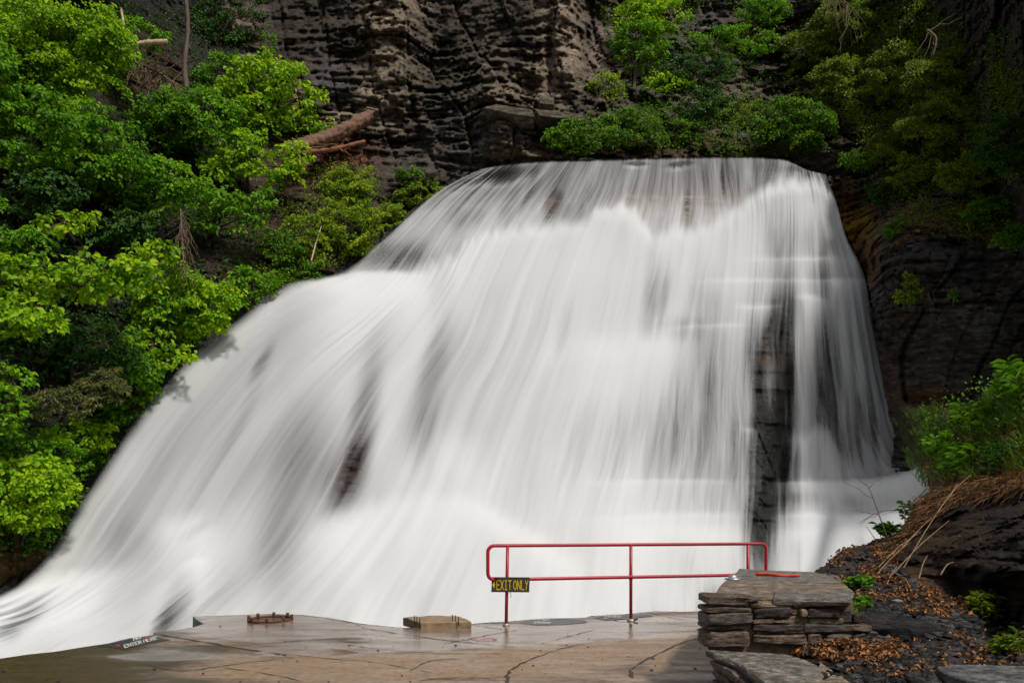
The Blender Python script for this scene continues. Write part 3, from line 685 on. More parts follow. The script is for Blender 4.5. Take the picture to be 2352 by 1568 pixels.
def strip(pts, widths, dz, seed, sub=14):
    pts = catmull(np.array(pts, float), len(pts) * sub)
    W = np.array([onplat(u, v, 0) for u, v in pts])
    n = len(W); t = np.gradient(W[:, :2], axis=0); t /= np.linalg.norm(t, axis=1)[:, None] + 1e-9
    nn = np.stack([-t[:, 1], t[:, 0]], -1)
    wv = np.interp(np.linspace(0, 1, n), np.linspace(0, 1, len(widths)), widths) * .62 * (.2 + 1.6 * vn(np.arange(n) * .35, 0, seed, seed))
    wob = .025 * (vn(np.arange(n) * .3, 3, seed, seed) - .5)[:, None] * nn
    A = W[:, :2] + wob + nn * wv[:, None] / 2; Bq = W[:, :2] + wob - nn * wv[:, None] / 2
    A3 = np.concatenate([A, (plat_z(A[:, 0], A[:, 1]) + dz)[:, None]], 1); B3 = np.concatenate([Bq, (plat_z(Bq[:, 0], Bq[:, 1]) + dz)[:, None]], 1)
    V = np.concatenate([A3, B3]); F = np.array([[i, i + 1, n + i + 1, n + i] for i in range(n - 1)])
    return V, F
def join(parts):
    Vs, Fs, o = [], [], 0
    for V, F in parts: Vs.append(V); Fs.append(F + o); o += len(V)
    return np.concatenate(Vs), np.concatenate(Fs)
CRACKS = [
 ([(352,1455),(420,1466),(520,1482),(620,1497),(660,1504)], [.05,.05,.04,.03]),
 ([(430,1482),(560,1480),(700,1470),(800,1466)], [.02,.03,.02]),
 ([(830,1440),(900,1452),(1000,1466),(1090,1477),(1180,1485)], [.02,.03,.02]),
 ([(830,1455),(930,1464),(1060,1470)], [.012,.02,.012]),
 ([(1020,1478),(1090,1464),(1130,1456),(1190,1447)], [.02,.03,.02]),
 ([(1155,1444),(1110,1438),(1060,1430)], [.02,.02]),
 ([(1165,1568),(1172,1540),(1220,1515),(1290,1490),(1370,1475),(1480,1472)], [.05,.035,.03,.02,.01]),
 ([(1450,1558),(1452,1535),(1500,1508),(1550,1482),(1600,1466),(1660,1458)], [.045,.04,.03,.02]),
 ([(1245,1478),(1300,1462),(1370,1444)], [.012,.02,.012]),
 ([(800,1480),(880,1490),(1000,1500),(1150,1502)], [.02,.02,.015]),
 ([(940,1540),(990,1518),(1060,1512)], [.015,.025,.01]),
 ([(960,1565),(1060,1556),(1150,1560)], [.02,.02,.01]),
 ([(640,1500),(760,1512),(860,1520),(990,1545)], [.015,.02,.01]),
 ([(330,1525),(420,1542),(520,1528),(640,1512)], [.02,.03,.015]),
 ([(460,1530),(600,1545),(700,1566)], [.02,.02,.01]),
 ([(1350,1415),(1400,1420),(1440,1428),(1620,1430)], [.02,.02,.01]),
 ([(1490,1406),(1530,1416),(1580,1425)], [.02,.02,.015]),
 ([(1300,1448),(1450,1450),(1620,1448)], [.008,.012,.008]),
 ([(690,1412),(760,1420),(830,1436)], [.015,.02,.015]),
 ([(448,1417),(500,1418),(560,1424),(470,1428)], [.01,.012,.01]),
]
M_crack = flat_mat("crack_dirt", (.05, .034, .022), .8, .4, 20)
cv, cf = join([strip(p, wd, .004, i) for i, (p, wd) in enumerate(CRACKS)])
ck = mesh_obj("crack", cv, cf, M_crack, parent=plat); 

# ---- flat painted patches and lettering (stroke letters)
GLY = {
 'E': [[(1,0),(0,0),(0,2),(1,2)],[(0,1.05),(.75,1.05)]], 'X': [[(0,0),(1,2)],[(0,2),(1,0)]], 'I': [[(.5,0),(.5,2)],[(.15,0),(.85,0)],[(.15,2),(.85,2)]],
 'T': [[(.5,0),(.5,2)],[(0,2),(1,2)]], 'O': [[(.5,0),(.1,.3),(0,1),(.1,1.7),(.5,2),(.9,1.7),(1,1),(.9,.3),(.5,0)]], 'N': [[(0,0),(0,2),(1,0),(1,2)]],
 'L': [[(0,2),(0,0),(1,0)]], 'Y': [[(0,2),(.5,1.0),(1,2)],[(.5,1.0),(.35,0)]], 'D': [[(0,0),(0,2),(.7,1.8),(1,1),(.7,.2),(0,0)]], 'R': [[(0,0),(0,2),(.9,1.8),(.9,1.15),(0,1),(1,0)]], 'H': [[(0,0),(0,2)],[(1,0),(1,2)],[(0,1),(1,1)]]}
def letters(txt, f, sw, adv=1.35):
    """f maps letter units (x, y) -> 3-D point; one flat ribbon per stroke"""
    Vs, Fs, o = [], [], 0
    x0 = 0
    for ch in txt:
        if ch == ' ': x0 += .45; continue
        for st in GLY[ch]:
            for (a, b) in zip(st[:-1], st[1:]):
                a, b = np.array(a, float), np.array(b, float); d = b - a; L = np.hypot(*d); d /= L; nn = np.array([-d[1], d[0]]) * sw / 2
                a2, b2 = a - d * sw * .35, b + d * sw * .35
                for q in (a2 + nn, b2 + nn, b2 - nn, a2 - nn): Vs.append(f(q[0] + x0, q[1]))
                Fs.append([o, o + 3, o + 2, o + 1]); o += 4
        x0 += adv
    Vs = np.array(Vs); 
    for k in range(len(Fs)): Vs[4 * k:4 * k + 4] += 0   # ribbons
    return Vs, np.array(Fs)
M_blackpaint = flat_mat("black_paint", (.022, .024, .026), .45, .3, 20)
M_whitepaint = flat_mat("white_paint", (.55, .55, .50), .6, .2, 20)
M_redpaint = flat_mat("red_floor_paint", (.45, .03, .04), .5, .3, 20)
def patch(name, poly, mat, dz, parent=None):
    q = densify(poly, 4); V = np.array([onplat(a, b, dz) for a, b in q]); c = V.mean(0); c[2] = plat_z(c[0], c[1]) + dz
    return mesh_obj(name, np.concatenate([V, [c]]), [[i, (i + 1) % len(V), len(V)] for i in range(len(V))], mat, parent=parent)
M_fadepaint = flat_mat("faded_black_paint", (.095, .10, .105), .5, .5, 9)
def painted_sign(label, poly, o, ex, ey, lines, group=None, reds=()):
    """o: px of the text origin, ex: px vector of one letter unit along the line, ey: px vector of one unit up"""
    c = onplat(*np.mean(poly, 0), 0)
    r = empty("painted_sign", tuple(c), label, "painted sign", group)
    patch("painted_ground", poly, M_fadepaint if group else M_blackpaint, .004, r)
    for i, (txt, ox, oy, s, z) in enumerate(lines):
        f = lambda x, y, ox=ox, oy=oy, s=s, z=z: onplat(o[0] + ex[0] * (ox + x * s) + ey[0] * (oy + y * s), o[1] + ex[1] * (ox + x * s) + ey[1] * (oy + y * s), .008)
        V, F = letters(txt, f, .32)
        # alternate heights keep overlapping strokes apart
        V[:, 2] += np.repeat((np.arange(len(F)) % 7) * .0004, 4)
        mesh_obj("lettering", V, F, M_whitepaint, r, smooth=False)
    for (u, v, ru, rv) in reds:
        n = 14; a = np.linspace(0, 2 * np.pi, n, endpoint=False)
        V = np.array([onplat(u + ru * math.cos(t), v + rv * math.sin(t), .010) for t in a])
        mesh_obj("red_mark", V, [list(range(n))[::-1]], M_redpaint, r, smooth=False)
    return r
painted_sign("black painted warning with white capitals and red marks at the platform's left rim",
    [(222,1482.5),(262,1474.5),(300,1467),(350,1463),(392,1469),(330,1481),(285,1490),(250,1485)], (287,1487.5), (6.1,-1.55), (-1.2,-3.1),
    [("ENTER HERE", 0, 0, 1, 0), ("NO", 4.0, 3.1, 1.1, 0)], reds=[(341,1467.6,5,1.4),(330,1470,4,1.2),(271,1483,5,1.6)])
painted_sign("faded black patch with white capitals on the rim beside the exit sign post",
    [(1190,1430),(1230,1423),(1290,1419.5),(1340,1422),(1350,1428),(1290,1433),(1230,1434)], (1222,1430), (8,.35), (3,-3.2), [("DO NOT", 0, 1.9, .6, 0), ("ENTER", .6, -.2, .7, 0)], group="faded painted warnings on the platform rim")
painted_sign("faded grey blue patch with worn white capitals on the rim beside the second rail post",
    [(1362,1418),(1400,1412.5),(1440,1411),(1490,1410),(1500,1415),(1440,1421),(1390,1424)], (1385,1420), (8.2,-.45), (2.5,-3.2), [("DO NOT", 0, 1.8, .6, 0), ("ENTER", .4, -.2, .7, 0)], group="faded painted warnings on the platform rim")
# red painted loop
lv, lf = strip([(1086,1468),(1100,1465.6),(1128,1465.4),(1139,1468.6),(1125,1471.4),(1098,1471),(1086,1468)], [.035, .035], .006, 31, sub=8)
lo = mesh_obj("painted_loop", lv, lf, M_redpaint); tag(lo, "thin red painted oval outline on the wet platform left of the sign post", "painted mark")

# ------------------------------------------------------------------ handrail
def tube(path, r, seg=12, closed=False, radii=None, caps=True):
    path = np.array(path, float); n = len(path)
    rr = np.full(n, r) if radii is None else np.array(radii)
    t = np.gradient(path, axis=0); t /= np.linalg.norm(t, axis=1)[:, None] + 1e-12
    ref = np.array([0, 0, 1.0]) if abs(t[0, 2]) < .9 else np.array([1.0, 0, 0])
    s = np.cross(t[0], ref); s /= np.linalg.norm(s); V = []
    for i in range(n):
        s = s - t[i] * np.dot(s, t[i]); s /= np.linalg.norm(s) + 1e-12; b = np.cross(t[i], s)
        a = np.linspace(0, 2 * np.pi, seg, endpoint=False)
        V.append(path[i] + rr[i] * (np.cos(a)[:, None] * s + np.sin(a)[:, None] * b))
    V = np.concatenate(V); F = []
    i = np.arange(n - 1)[:, None] * seg; j = np.arange(seg)[None, :]; j2 = (j + 1) % seg
    F = np.stack([i + j, i + j2, i + seg + j2, i + seg + j], -1).reshape(-1, 4)
    if caps:
        V = np.concatenate([V, path[:1], path[-1:]]); c0, c1 = n * seg, n * seg + 1
        F = np.concatenate([F] + [np.array([[c0, (k + 1) % seg, k, k]]) for k in range(0)], 0)
        tri = [[c0, (k + 1) % seg, k] for k in range(seg)] + [[c1, (n - 1) * seg + k, (n - 1) * seg + (k + 1) % seg] for k in range(seg)]
        return V, F.tolist() + tri
    return V, F
def ljoin(parts):
    Vs, Fs, o = [], [], 0
    for V, F in parts:
        Vs.append(np.asarray(V, float)); Fs += [[i + o for i in f] for f in (F.tolist() if isinstance(F, np.ndarray) else F)]; o += len(V)
    return np.concatenate(Vs), Fs
M_red, n_, l_, b_ = new_mat("red_rail_paint")
t1 = noise_node(n_, l_, 5, 6); t2 = noise_node(n_, l_, 26, 6, rough=.7)
r1 = ramp(n_, l_, t1.outputs[0], [(.3, (.30, .003, .014)), (.7, (.46, .006, .024))])
r2 = ramp(n_, l_, t2.outputs[0], [(.56, 0.0), (.62, .9)])
cc = mixc(n_, l_, r2.outputs[0], r1.outputs[0], (.12, .03, .02)); l_.new(cc, b_.inputs['Base Color']); b_.inputs['Roughness'].default_value = .42
bp_ = n_.new("ShaderNodeBump"); bp_.inputs['Strength'].default_value = .25; bp_.inputs['Distance'].default_value = .004; l_.new(t2.outputs[0], bp_.inputs['Height']); l_.new(bp_.outputs[0], b_.inputs['Normal'])
RB = np.array([-.06, 8.97]); RD = np.array([1.69, .41])          # rail line in plan
def rail(k, z): p = RB + RD * k; return np.array([p[0], p[1], z])
def kof(u):   # parameter where the rail line is seen at column u
    a = (u - CX) / FPX; return (a * RB[1] - RB[0]) / (RD[0] - a * RD[1])
kL, k1, k2, k3, k4 = kof(1120.5), kof(1166), kof(1449), kof(1718), kof(1759)
ZT, ZM, PR = 1.045, .60, .0235
rl = empty("handrail", tuple(rail(k1, 0)), "red painted pipe handrail with rounded ends at the falls edge of the platform", "handrail")
def arc(cx, cz, r, a0, a1, n=7):
    return [(cx + r * math.cos(R(a)) / np.linalg.norm(RD), cz + r * math.sin(R(a))) for a in np.linspace(a0, a1, n)]
rad = .085; rk = rad / np.linalg.norm(RD)
path = [(k2 + .02, ZM)] 
path = [(kof(1700), ZM), (kL + rk, ZM)] + arc(kL + rk, ZM + rad, rad, 270, 180) + arc(kL + rk, ZT - rad, rad, 180, 90) + [(k1, ZT), (k2, ZT), (k3, ZT)] + arc(k4 - rk, ZT - rad, rad, 90, 0) + [(k4, .66), (k4, .1)]
pts = []
for (a, b) in zip(path[:-1], path[1:]):
    pa, pb = rail(*a), rail(*b); m_ = max(1, int(np.linalg.norm(pb - pa) / .25))
    for q in range(m_): pts.append(pa + (pb - pa) * q / m_)
pts.append(rail(*path[-1]))
V, F = tube(pts, PR, 14); mesh_obj("rail_pipe", V, F, M_red, rl)
for k, zb in ((k1, .0), (k2, .0), (k3, .1)):
    lean = .012 if k == k1 else 0
    V, F = tube([rail(k - lean * 1.0, zb), rail(k - lean * .5, .5), rail(k, ZT - .002)], PR * .94, 14); p = mesh_obj("post", V, F, M_red, rl)
    if k != k3:
        V, F = tube([rail(k, ZM - .035), rail(k, ZM + .035)], PR * 1.12, 14); mesh_obj("weld_collar", V, F, M_red, p)
M_galv = flat_mat("galvanised_metal", (.42, .38, .32), .45, .4, 20, metal=.6)
M_rust = flat_mat("rusty_iron", (.085, .032, .016), .8, .45, 18, bump=.5)
for k, wd in ((k1, .045), (k2, .055)):
    c = rail(k - (.012 if k == k1 else 0), 0); z0 = plat_z(c[0], c[1])
    V, F = tube([(c[0], c[1], z0 - .01), (c[0], c[1], z0 + .018), (c[0], c[1], z0 + .03)], wd, 16, radii=[wd, wd, PR * 1.1]); bf = mesh_obj("base_flange", V, F, M_galv, rl)
V, F = tube([(rail(k2, 0)[0] + .02, rail(k2, 0)[1] - .03, .01), (rail(k2, 0)[0] + .09, rail(k2, 0)[1] - .02, .03)], .014, 8); mesh_obj("clamp_bolt", V, F, M_rust, rl)

# exit sign: dark board with carved yellow capitals, hangs on the first post
cs = rail(kof(1172), 0); sgY = cs[1] - .055
def sp(u, v, dy=0): p = P(u, v, sgY - dy); return p
sg = empty("sign_board", tuple(sp(1172, 1342)), "small dark wooden EXIT ONLY sign with yellow capitals wired to the rail post", "sign")
def board(c4, th, mat, name, parent, nudge=.002):
    bm = bmesh.new(); f = [bm.verts.new(Vector(p)) for p in c4]; b = [bm.verts.new(Vector(p) + Vector((0, th, 0))) for p in c4]
    bm.faces.new(f[::-1]); bm.faces.new(b)
    for i in range(4): bm.faces.new((f[i], f[(i + 1) % 4], b[(i + 1) % 4], b[i]))
    bmesh.ops.bevel(bm, geom=bm.edges[:], offset=nudge, segments=1, affect='EDGES'); bmesh.ops.recalc_face_normals(bm, faces=bm.faces)
    me = bpy.data.meshes.new(name); bm.to_mesh(me); bm.free(); me.materials.append(mat)
    o = bpy.data.objects.new(name, me); C.objects.link(o); o.parent = parent; o.matrix_parent_inverse = Matrix.Translation(-Vector(parent.location)); return o
M_board = flat_mat("weathered_dark_board", (.034, .024, .024), .6, .5, 6, bump=.5, sc3=(1, 1, 9))
M_yel = flat_mat("yellow_sign_paint", (.62, .47, .015), .55, .3, 22)
board([sp(1129.5, 1324.5), sp(1217, 1325), sp(1215.5, 1359), sp(1128.5, 1358.5)], .018, M_board, "board", sg, .003)
board([sp(1128, 1356.5, .004), sp(1216, 1357, .004), sp(1216, 1359.5, .004), sp(1128, 1359, .004)], .026, M_board, "lower_lip", sg, .002)
fx = lambda x, y: sp(1141 + x * 6.3, 1353 - y * 10.2, .0035)
V, F = letters("EXIT ONLY", fx, .24, adv=1.42)
V[:, 1] -= np.repeat((np.arange(len(F)) % 9) * .0003, 4)
mesh_obj("lettering", V, F, M_yel, sg, smooth=False)
V = np.array([sp(1130.8, 1342.4, .004), sp(1136.2, 1333.5, .004), sp(1136.2, 1351.5, .004)]); mesh_obj("arrow", V, [[0, 2, 1]], M_yel, sg, smooth=False)
V, F = tube([sp(1172, 1358, -.01), sp(1174, 1366, -.01), sp(1173, 1372, -.01)], .004, 6); mesh_obj("tie_wire", V, F, M_rust, sg)

# ------------------------------------------------------------------ concrete plinth with rebar, rusty ring
def prism(poly_px, h, mat, name, parent, jit=.01, skew=None, seed=0, z0=0):
    b = np.array([onplat(u, v, 0) for u, v in poly_px]); b[:, 2] = z0 - .02
    q = densify([tuple(p) for p in b], 5)
    t = q.copy(); t[:, 2] = z0 + h
    jt = jit * (np.stack([vn(q[:, 0] * 9, q[:, 1] * 9, k + q[:, 0] * 0, seed) for k in (1, 2, 3)], -1) - .5)
    c = t.mean(0); tin = t + (c - t) * .03; tin[:, 2] = t[:, 2] + .004
    rows = [q, q * .5 + t * .5 + jt * 1.2, t + jt - [0, 0, .006], tin + jt]
    n = len(q); Vv = np.concatenate(rows + [[c + [0, 0, .003]]]); Ff = []
    for r_ in range(3):
        for i in range(n): Ff.append([r_ * n + i, r_ * n + (i + 1) % n, (r_ + 1) * n + (i + 1) % n, (r_ + 1) * n + i])
    for i in range(n): Ff.append([3 * n + i, 3 * n + (i + 1) % n, 4 * n])
    o = mesh_obj(name, Vv, Ff, mat, parent, smooth=False); return o
M_conc = flat_mat("old_concrete", (.24, .165, .09), .6, .5, 9, bump=.5)
plc = onplat(1000, 1440, 0)
pt = empty("concrete_plinth", tuple(plc), "low rough concrete plinth with six thin upright rebar rods near the platform rim", "plinth")
prism([(926,1432),(966,1443),(1082,1442),(1060,1430),(1045,1428),(1000,1427)], .085, M_conc, "slab", pt, .02, z0=plat_z(*plc[:2]))
M_rodd = flat_mat("dark_rod", (.05, .04, .035), .6, .3, 20)
for (u, vb, vt) in ((952,1428,1413),(957.5,1430,1414.5),(964,1434,1417),(1039,1427,1410.5),(1046,1428,1412),(1053,1430,1414.5)):
    Yr = float(PZ(u, vb + 13, 0)[1]); V, F = tube([P(u, vb + 6, Yr), P(u, vt, Yr)], .0075, 8); mesh_obj("rebar_rod", V, F, M_rodd, pt)
rc = onplat(621, 1424, 0)
rg = empty("iron_ring", tuple(rc), "rusty iron mounting ring with square bolts sunk in the platform top", "mounting ring")
a = np.linspace(0, 2 * np.pi, 40); rx, ry = .28, .30
V, F = tube([(rc[0] + rx * math.cos(t), rc[1] + ry * math.sin(t), plat_z(rc[0], rc[1]) + .015) for t in a], .018, 8); mesh_obj("ring", V, F, M_rust, rg)
for t in np.linspace(0, 2 * np.pi, 9)[:-1] + .2:
    bx, by = rc[0] + rx * math.cos(t), rc[1] + ry * math.sin(t)
    V, F = tube([(bx, by, .0), (bx, by, .05), (bx + .003, by, .075)], .022, 6); mesh_obj("bolt", V, F, M_rust, rg)

# ------------------------------------------------------------------ dry stone walls
def stone(x0, x1, z0, z1, y0, y1, seed, jit=.014, nx=9, nz=5, ny=3, col=(.1, .08, .07)):
    """one rough block as a closed rounded grid box"""
    r = np.random.default_rng(seed)
    V, F, idx = [], [], {}
    dims = (nx, ny, nz)
    def vid(i, j, k):
        if (i, j, k) not in idx:
            idx[(i, j, k)] = len(V)
            V.append(((i / nx), (j / ny), (k / nz)))
        return idx[(i, j, k)]
    for i in range(nx):
        for k in range(nz):
            F.append([vid(i, 0, k), vid(i + 1, 0, k), vid(i + 1, 0, k + 1), vid(i, 0, k + 1)])
            F.append([vid(i, ny, k), vid(i, ny, k + 1), vid(i + 1, ny, k + 1), vid(i + 1, ny, k)])
    for i in range(nx):
        for j in range(ny):
            F.append([vid(i, j, nz), vid(i + 1, j, nz), vid(i + 1, j + 1, nz), vid(i, j + 1, nz)])
            F.append([vid(i, j, 0), vid(i, j + 1, 0), vid(i + 1, j + 1, 0), vid(i + 1, j, 0)])
    for j in range(ny):
        for k in range(nz):
            F.append([vid(0, j, k), vid(0, j, k + 1), vid(0, j + 1, k + 1), vid(0, j + 1, k)])
            F.append([vid(nx, j, k), vid(nx, j + 1, k), vid(nx, j + 1, k + 1), vid(nx, j, k + 1)])
    V = np.array(V); p = V.copy()
    cz = np.abs(V[:, 2] - .5) * 2; cx = np.abs(V[:, 0] - .5) * 2; cy = np.abs(V[:, 1] - .5) * 2
    rnd = .10 * (z1 - z0)
    X = x0 + V[:, 0] * (x1 - x0); Y = y0 + V[:, 1] * (y1 - y0); Z = z0 + V[:, 2] * (z1 - z0)
    X -= np.sign(V[:, 0] - .5) * rnd * (cx > .99) * ((cz > .99) * 1.0 + (cy > .99) * .6)
    Z -= np.sign(V[:, 2] - .5) * rnd * (cz > .99) * ((cx > .99) * 1.0 + (cy > .99) * .6)
    Y -= np.sign(V[:, 1] - .5) * rnd * (cy > .99) * ((cz > .99) * 1.2 + (cx > .99) * 1.2)
    s = seed * 3.7
    for arr, k, sc_ in ((X, 1, 1), (Y, 2, 1.8), (Z, 3, .8)):
        arr += jit * sc_ * ((fbm(X * 9 + s, Y * 9, Z * 14 + k * 5, 3, 7) - .5) * 2.2)
    e = (r.random(4) - .5) * .30 * (z1 - z0)
    Z += (V[:, 2] > .5) * (e[0] * V[:, 0] + e[1] * (1 - V[:, 0])) + (V[:, 2] < .5) * (e[2] * V[:, 0] + e[3] * (1 - V[:, 0]))
    X += (r.random() - .5) * .25 * (V[:, 2] - .5) * (z1 - z0)
    cc = np.tile(np.array(col) * (.7 + .6 * r.random()), (len(V), 1))
    return np.stack([X, Y, Z], -1), F, cc
def stones_obj(name, items, mat, parent):
    Vs, Fs, Cs, o = [], [], [], 0
    for V, F, c in items: Vs.append(V); Fs += [[i + o for i in f] for f in F]; Cs.append(c); o += len(V)
    return mesh_obj(name, np.concatenate(Vs), Fs, mat, parent, attrs={"Col": ('FLOAT_COLOR', 'POINT', np.concatenate(Cs))}, smooth=False)
YF, ZTOP = 5.34, .74
cu = lambda X: (1700 + X * .3401) * .9408     # crop pixel -> photo pixel
cv_ = lambda Y: (1300 + Y * .3401) * .9408
def front(X0, X1, Y0, Y1, seed, col, out=0, th=.28):
    a, b = P(cu(X0), cv_(Y1), YF), P(cu(X1), cv_(Y0), YF)
    return stone(a[0], b[0], a[2], b[2], YF - out, YF + th, seed, col=col, nx=max(5, int((X1 - X0) / 22)), nz=max(4, int((Y1 - Y0) / 12)))
Dk, Br, Tn, Gy = (.060, .046, .044), (.11, .078, .058), (.24, .175, .11), (.12, .105, .09)
wl = empty("stone_wall", tuple(P(1700, 1480, YF)), "dry stone wall of thin brown flagstones with grey capstones at the end of the rail", "stone wall")
items = [front(75,382,455,526,1,Br,.01), front(378,458,460,492,2,Dk), front(75,400,530,578,3,Br,.012), front(75,408,580,664,4,Gy,.02), front(75,342,668,696,5,Dk), front(70,384,702,818,6,Br,.025),
 front(385,460,494,530,7,Dk,-.02), front(400,700,503,540,8,Tn,-.015), front(700,930,500,540,9,Tn,-.01), front(412,690,542,618,10,Dk,.012), front(742,800,540,606,11,Tn,.01), front(800,1045,545,608,12,Dk,.008), front(410,560,622,652,13,Br), front(560,650,618,652,14,Tn,-.01),
 front(640,820,600,655,15,Tn,-.02), front(820,1060,612,652,16,Tn,-.008), front(690,742,545,600,17,(.30,.22,.14),-.03), front(405,772,656,706,18,Dk,.014), front(776,1135,656,712,19,Dk,.006), front(440,640,706,738,20,Br,-.02), front(640,900,700,724,21,Tn,-.02), front(415,800,722,796,22,Br,.012), front(800,905,722,796,23,Br,0), front(930,1120,724,788,24,Gy,.02), front(835,930,764,820,25,(.26,.2,.15),.05), front(395,470,640,700,26,Dk,-.09), front(340,420,690,720,27,Dk,-.12), front(1040,1140,560,650,28,Dk,-.02), front(1138,1230,575,645,29,Dk,.0), front(1120,1260,652,712,30,Br,.0), front(1125,1215,722,790,31,Gy,.01), front(1225,1320,700,780,32,Dk,-.01), front(940,1080,500,540,33,Br,-.01)]
stones_obj("stone_courses", items, M_stone, wl)
# mortar core a little behind the faces
xl, xr = P(cu(80), 0, YF)[0] + .02, P(cu(1150), 0, YF)[0]
M_mort = flat_mat("pale_mortar", (.13, .095, .062), .9, .6, 16, bump=.8)
core_t = [(xl, YF + .05), (xr, YF + .05), (4.1, 8.6), (3.55, 8.9), (2.9, 8.4)]
V = [(x, y, .28) for x, y in core_t] + [(x, y, .70) for x, y in core_t]
mesh_obj("mortar", V, [[4, 3, 2, 1, 0], [5, 6, 7, 8, 9]] + [[i, (i + 1) % 5, 5 + (i + 1) % 5, 5 + i] for i in range(5)], M_mort, wl, smooth=False)
def slab(poly_px, z, th, seed, col, name="capstone", parent=None, jit=.02, mat=None, cham=.010):
    b = np.array([PZ(u, v, z)[:2] for u, v in poly_px]); q = densify([tuple(p) for p in b], 8)
    q = q + jit * (np.stack([fbm(q[:, 0] * 5, q[:, 1] * 5, k + q[:, 0] * 0, 3, seed) for k in (1, 2)], -1) - .5)
    c = q.mean(0); rings = []
    n = len(q)
    dirs = (c - q) / np.linalg.norm(c - q, axis=1)[:, None]
    def ring(off, dz): 
        p = q + dirs * off; return np.concatenate([p, np.full((n, 1), z + dz)], 1)
    rings = [ring(.0, -th), ring(-.012, -th * .5), ring(0, -.008), ring(cham, 0)]
    base = q + dirs * cham
    for f in (.15, .35, .6, .85):
        p = base + (c - base) * f; hz = .012 * (fbm(p[:, 0] * 4, p[:, 1] * 4, p[:, 0] * 0 + seed, 4, seed) - .5)
        rings.append(np.concatenate([p, (z + hz)[:, None]], 1))
    rings = np.array(rings); m = len(rings)
    rings[1, :, :2] += .02 * (np.stack([fbm(q[:, 0] * 12, q[:, 1] * 12, k + q[:, 0] * 0, 2, seed + 3) for k in (1, 2)], -1) - .5)
    Vv = np.concatenate([rings.reshape(-1, 3), [[c[0], c[1], z]]]); Ff = []
    for r_ in range(m - 1):
        for i in range(n): Ff.append([r_ * n + i, r_ * n + (i + 1) % n, (r_ + 1) * n + (i + 1) % n, (r_ + 1) * n + i])
    for i in range(n): Ff.append([(m - 1) * n + i, (m - 1) * n + (i + 1) % n, m * n])
    cc = np.tile(np.array(col), (len(Vv), 1)) * (.75 + .5 * fbm(Vv[:, 0] * 5, Vv[:, 1] * 9, Vv[:, 2] * 0, 4, seed))[:, None]
    return mesh_obj(name, Vv, Ff, mat or M_stone, parent, attrs={"Col": ('FLOAT_COLOR', 'POINT', cc)}, smooth=False)
CAPG, CAPT = (.165, .15, .128), (.20, .155, .115)
slab([(1637,1367),(1776,1370),(1776,1356),(1650,1352)], ZTOP, .05, 1, CAPT, parent=wl)
slab([(1777,1372),(1950,1374),(1960,1356),(1778,1356)], ZTOP + .004, .055, 2, CAPG, parent=wl)
slab([(1648,1352.5),(1960,1356),(1940,1340),(1662,1334)], ZTOP - .004, .05, 3, CAPT, parent=wl)
slab([(1664,1333.5),(1935,1339),(1905,1322),(1682,1320)], ZTOP + .002, .05, 4, CAPG, parent=wl)
slab([(1684,1319.5),(1900,1321),(1872,1313),(1740,1308),(1698,1305)], ZTOP + .006, .045, 5, CAPG, parent=wl)
# low wall / step in front
lw = empty("stone_step", tuple(PZ(1700, 1530, .35)), "low flagstone step wall with flat grey top in the near right corner", "stone step")
ZS = .36
slab([(1622,1491),(1700,1496),(1800,1500),(1838,1510),(1740,1520),(1700,1524)], ZS, .05, 11, CAPG, parent=lw)
slab([(1702,1524),(1742,1521),(1845,1512),(1880,1528),(1890,1560),(1760,1568)], ZS + .005, .06, 12, CAPG, parent=lw)
slab([(1748,1564),(1760,1569),(1892,1561),(1925,1543),(1960,1570),(1960,1640),(1860,1680)], ZS - .003, .06, 13, CAPT, parent=lw)
slab([(1885,1520),(1912,1536),(1900,1545),(1880,1538)], ZS + .0, .04, 14, (.27,.21,.15), parent=lw)
items = []; r = np.random.default_rng(5)
zc = ZS - .055; li = 0
pA, pB = PZ(1622, 1493, ZS)[:2], np.array([1.50, 2.2])
while zc > -.05:
    h = .035 + .045 * r.random(); t = 0
    L = pA[1] - pB[1]
    while t < L:
        ln = .22 + .5 * r.random(); li += 1
        V, F, c = stone(0, min(ln, L - t) - .008, zc - h, zc - .004, 0, .22 + 0 * li, 200 + li, col=(Br, Gy, Dk, Gy)[li % 4], nx=7, nz=3)
        ox = .02 * (r.random() - .5)
        W = V.copy(); W[:, 0] = 1.505 + ox + V[:, 1]; W[:, 1] = pA[1] - t - V[:, 0]
        items.append((W, [f[::1] for f in F], c)); t += ln
    zc -= h
stones_obj("stone_courses", items, M_stone, lw)
V = [(1.56, y, z) for y in (2.2, 5.24) for z in (-.05, .30)] + [(3.0, y, z) for y in (2.2, 5.24) for z in (-.05, .30)]
mesh_obj("mortar", V, [[0, 1, 3, 2], [4, 6, 7, 5], [1, 5, 7, 3], [2, 3, 7, 6], [0, 4, 5, 1]], M_mort, lw, smooth=False)
st = slab([(2150,1530),(2200,1524),(2420,1530),(2500,1600),(2330,1600),(2240,1568),(2175,1548)], .40, .09, 21, (.12, .12, .12), name="flat_slab"); tag(st, "smooth grey flat slab lying in the bottom right corner", "rock slab")
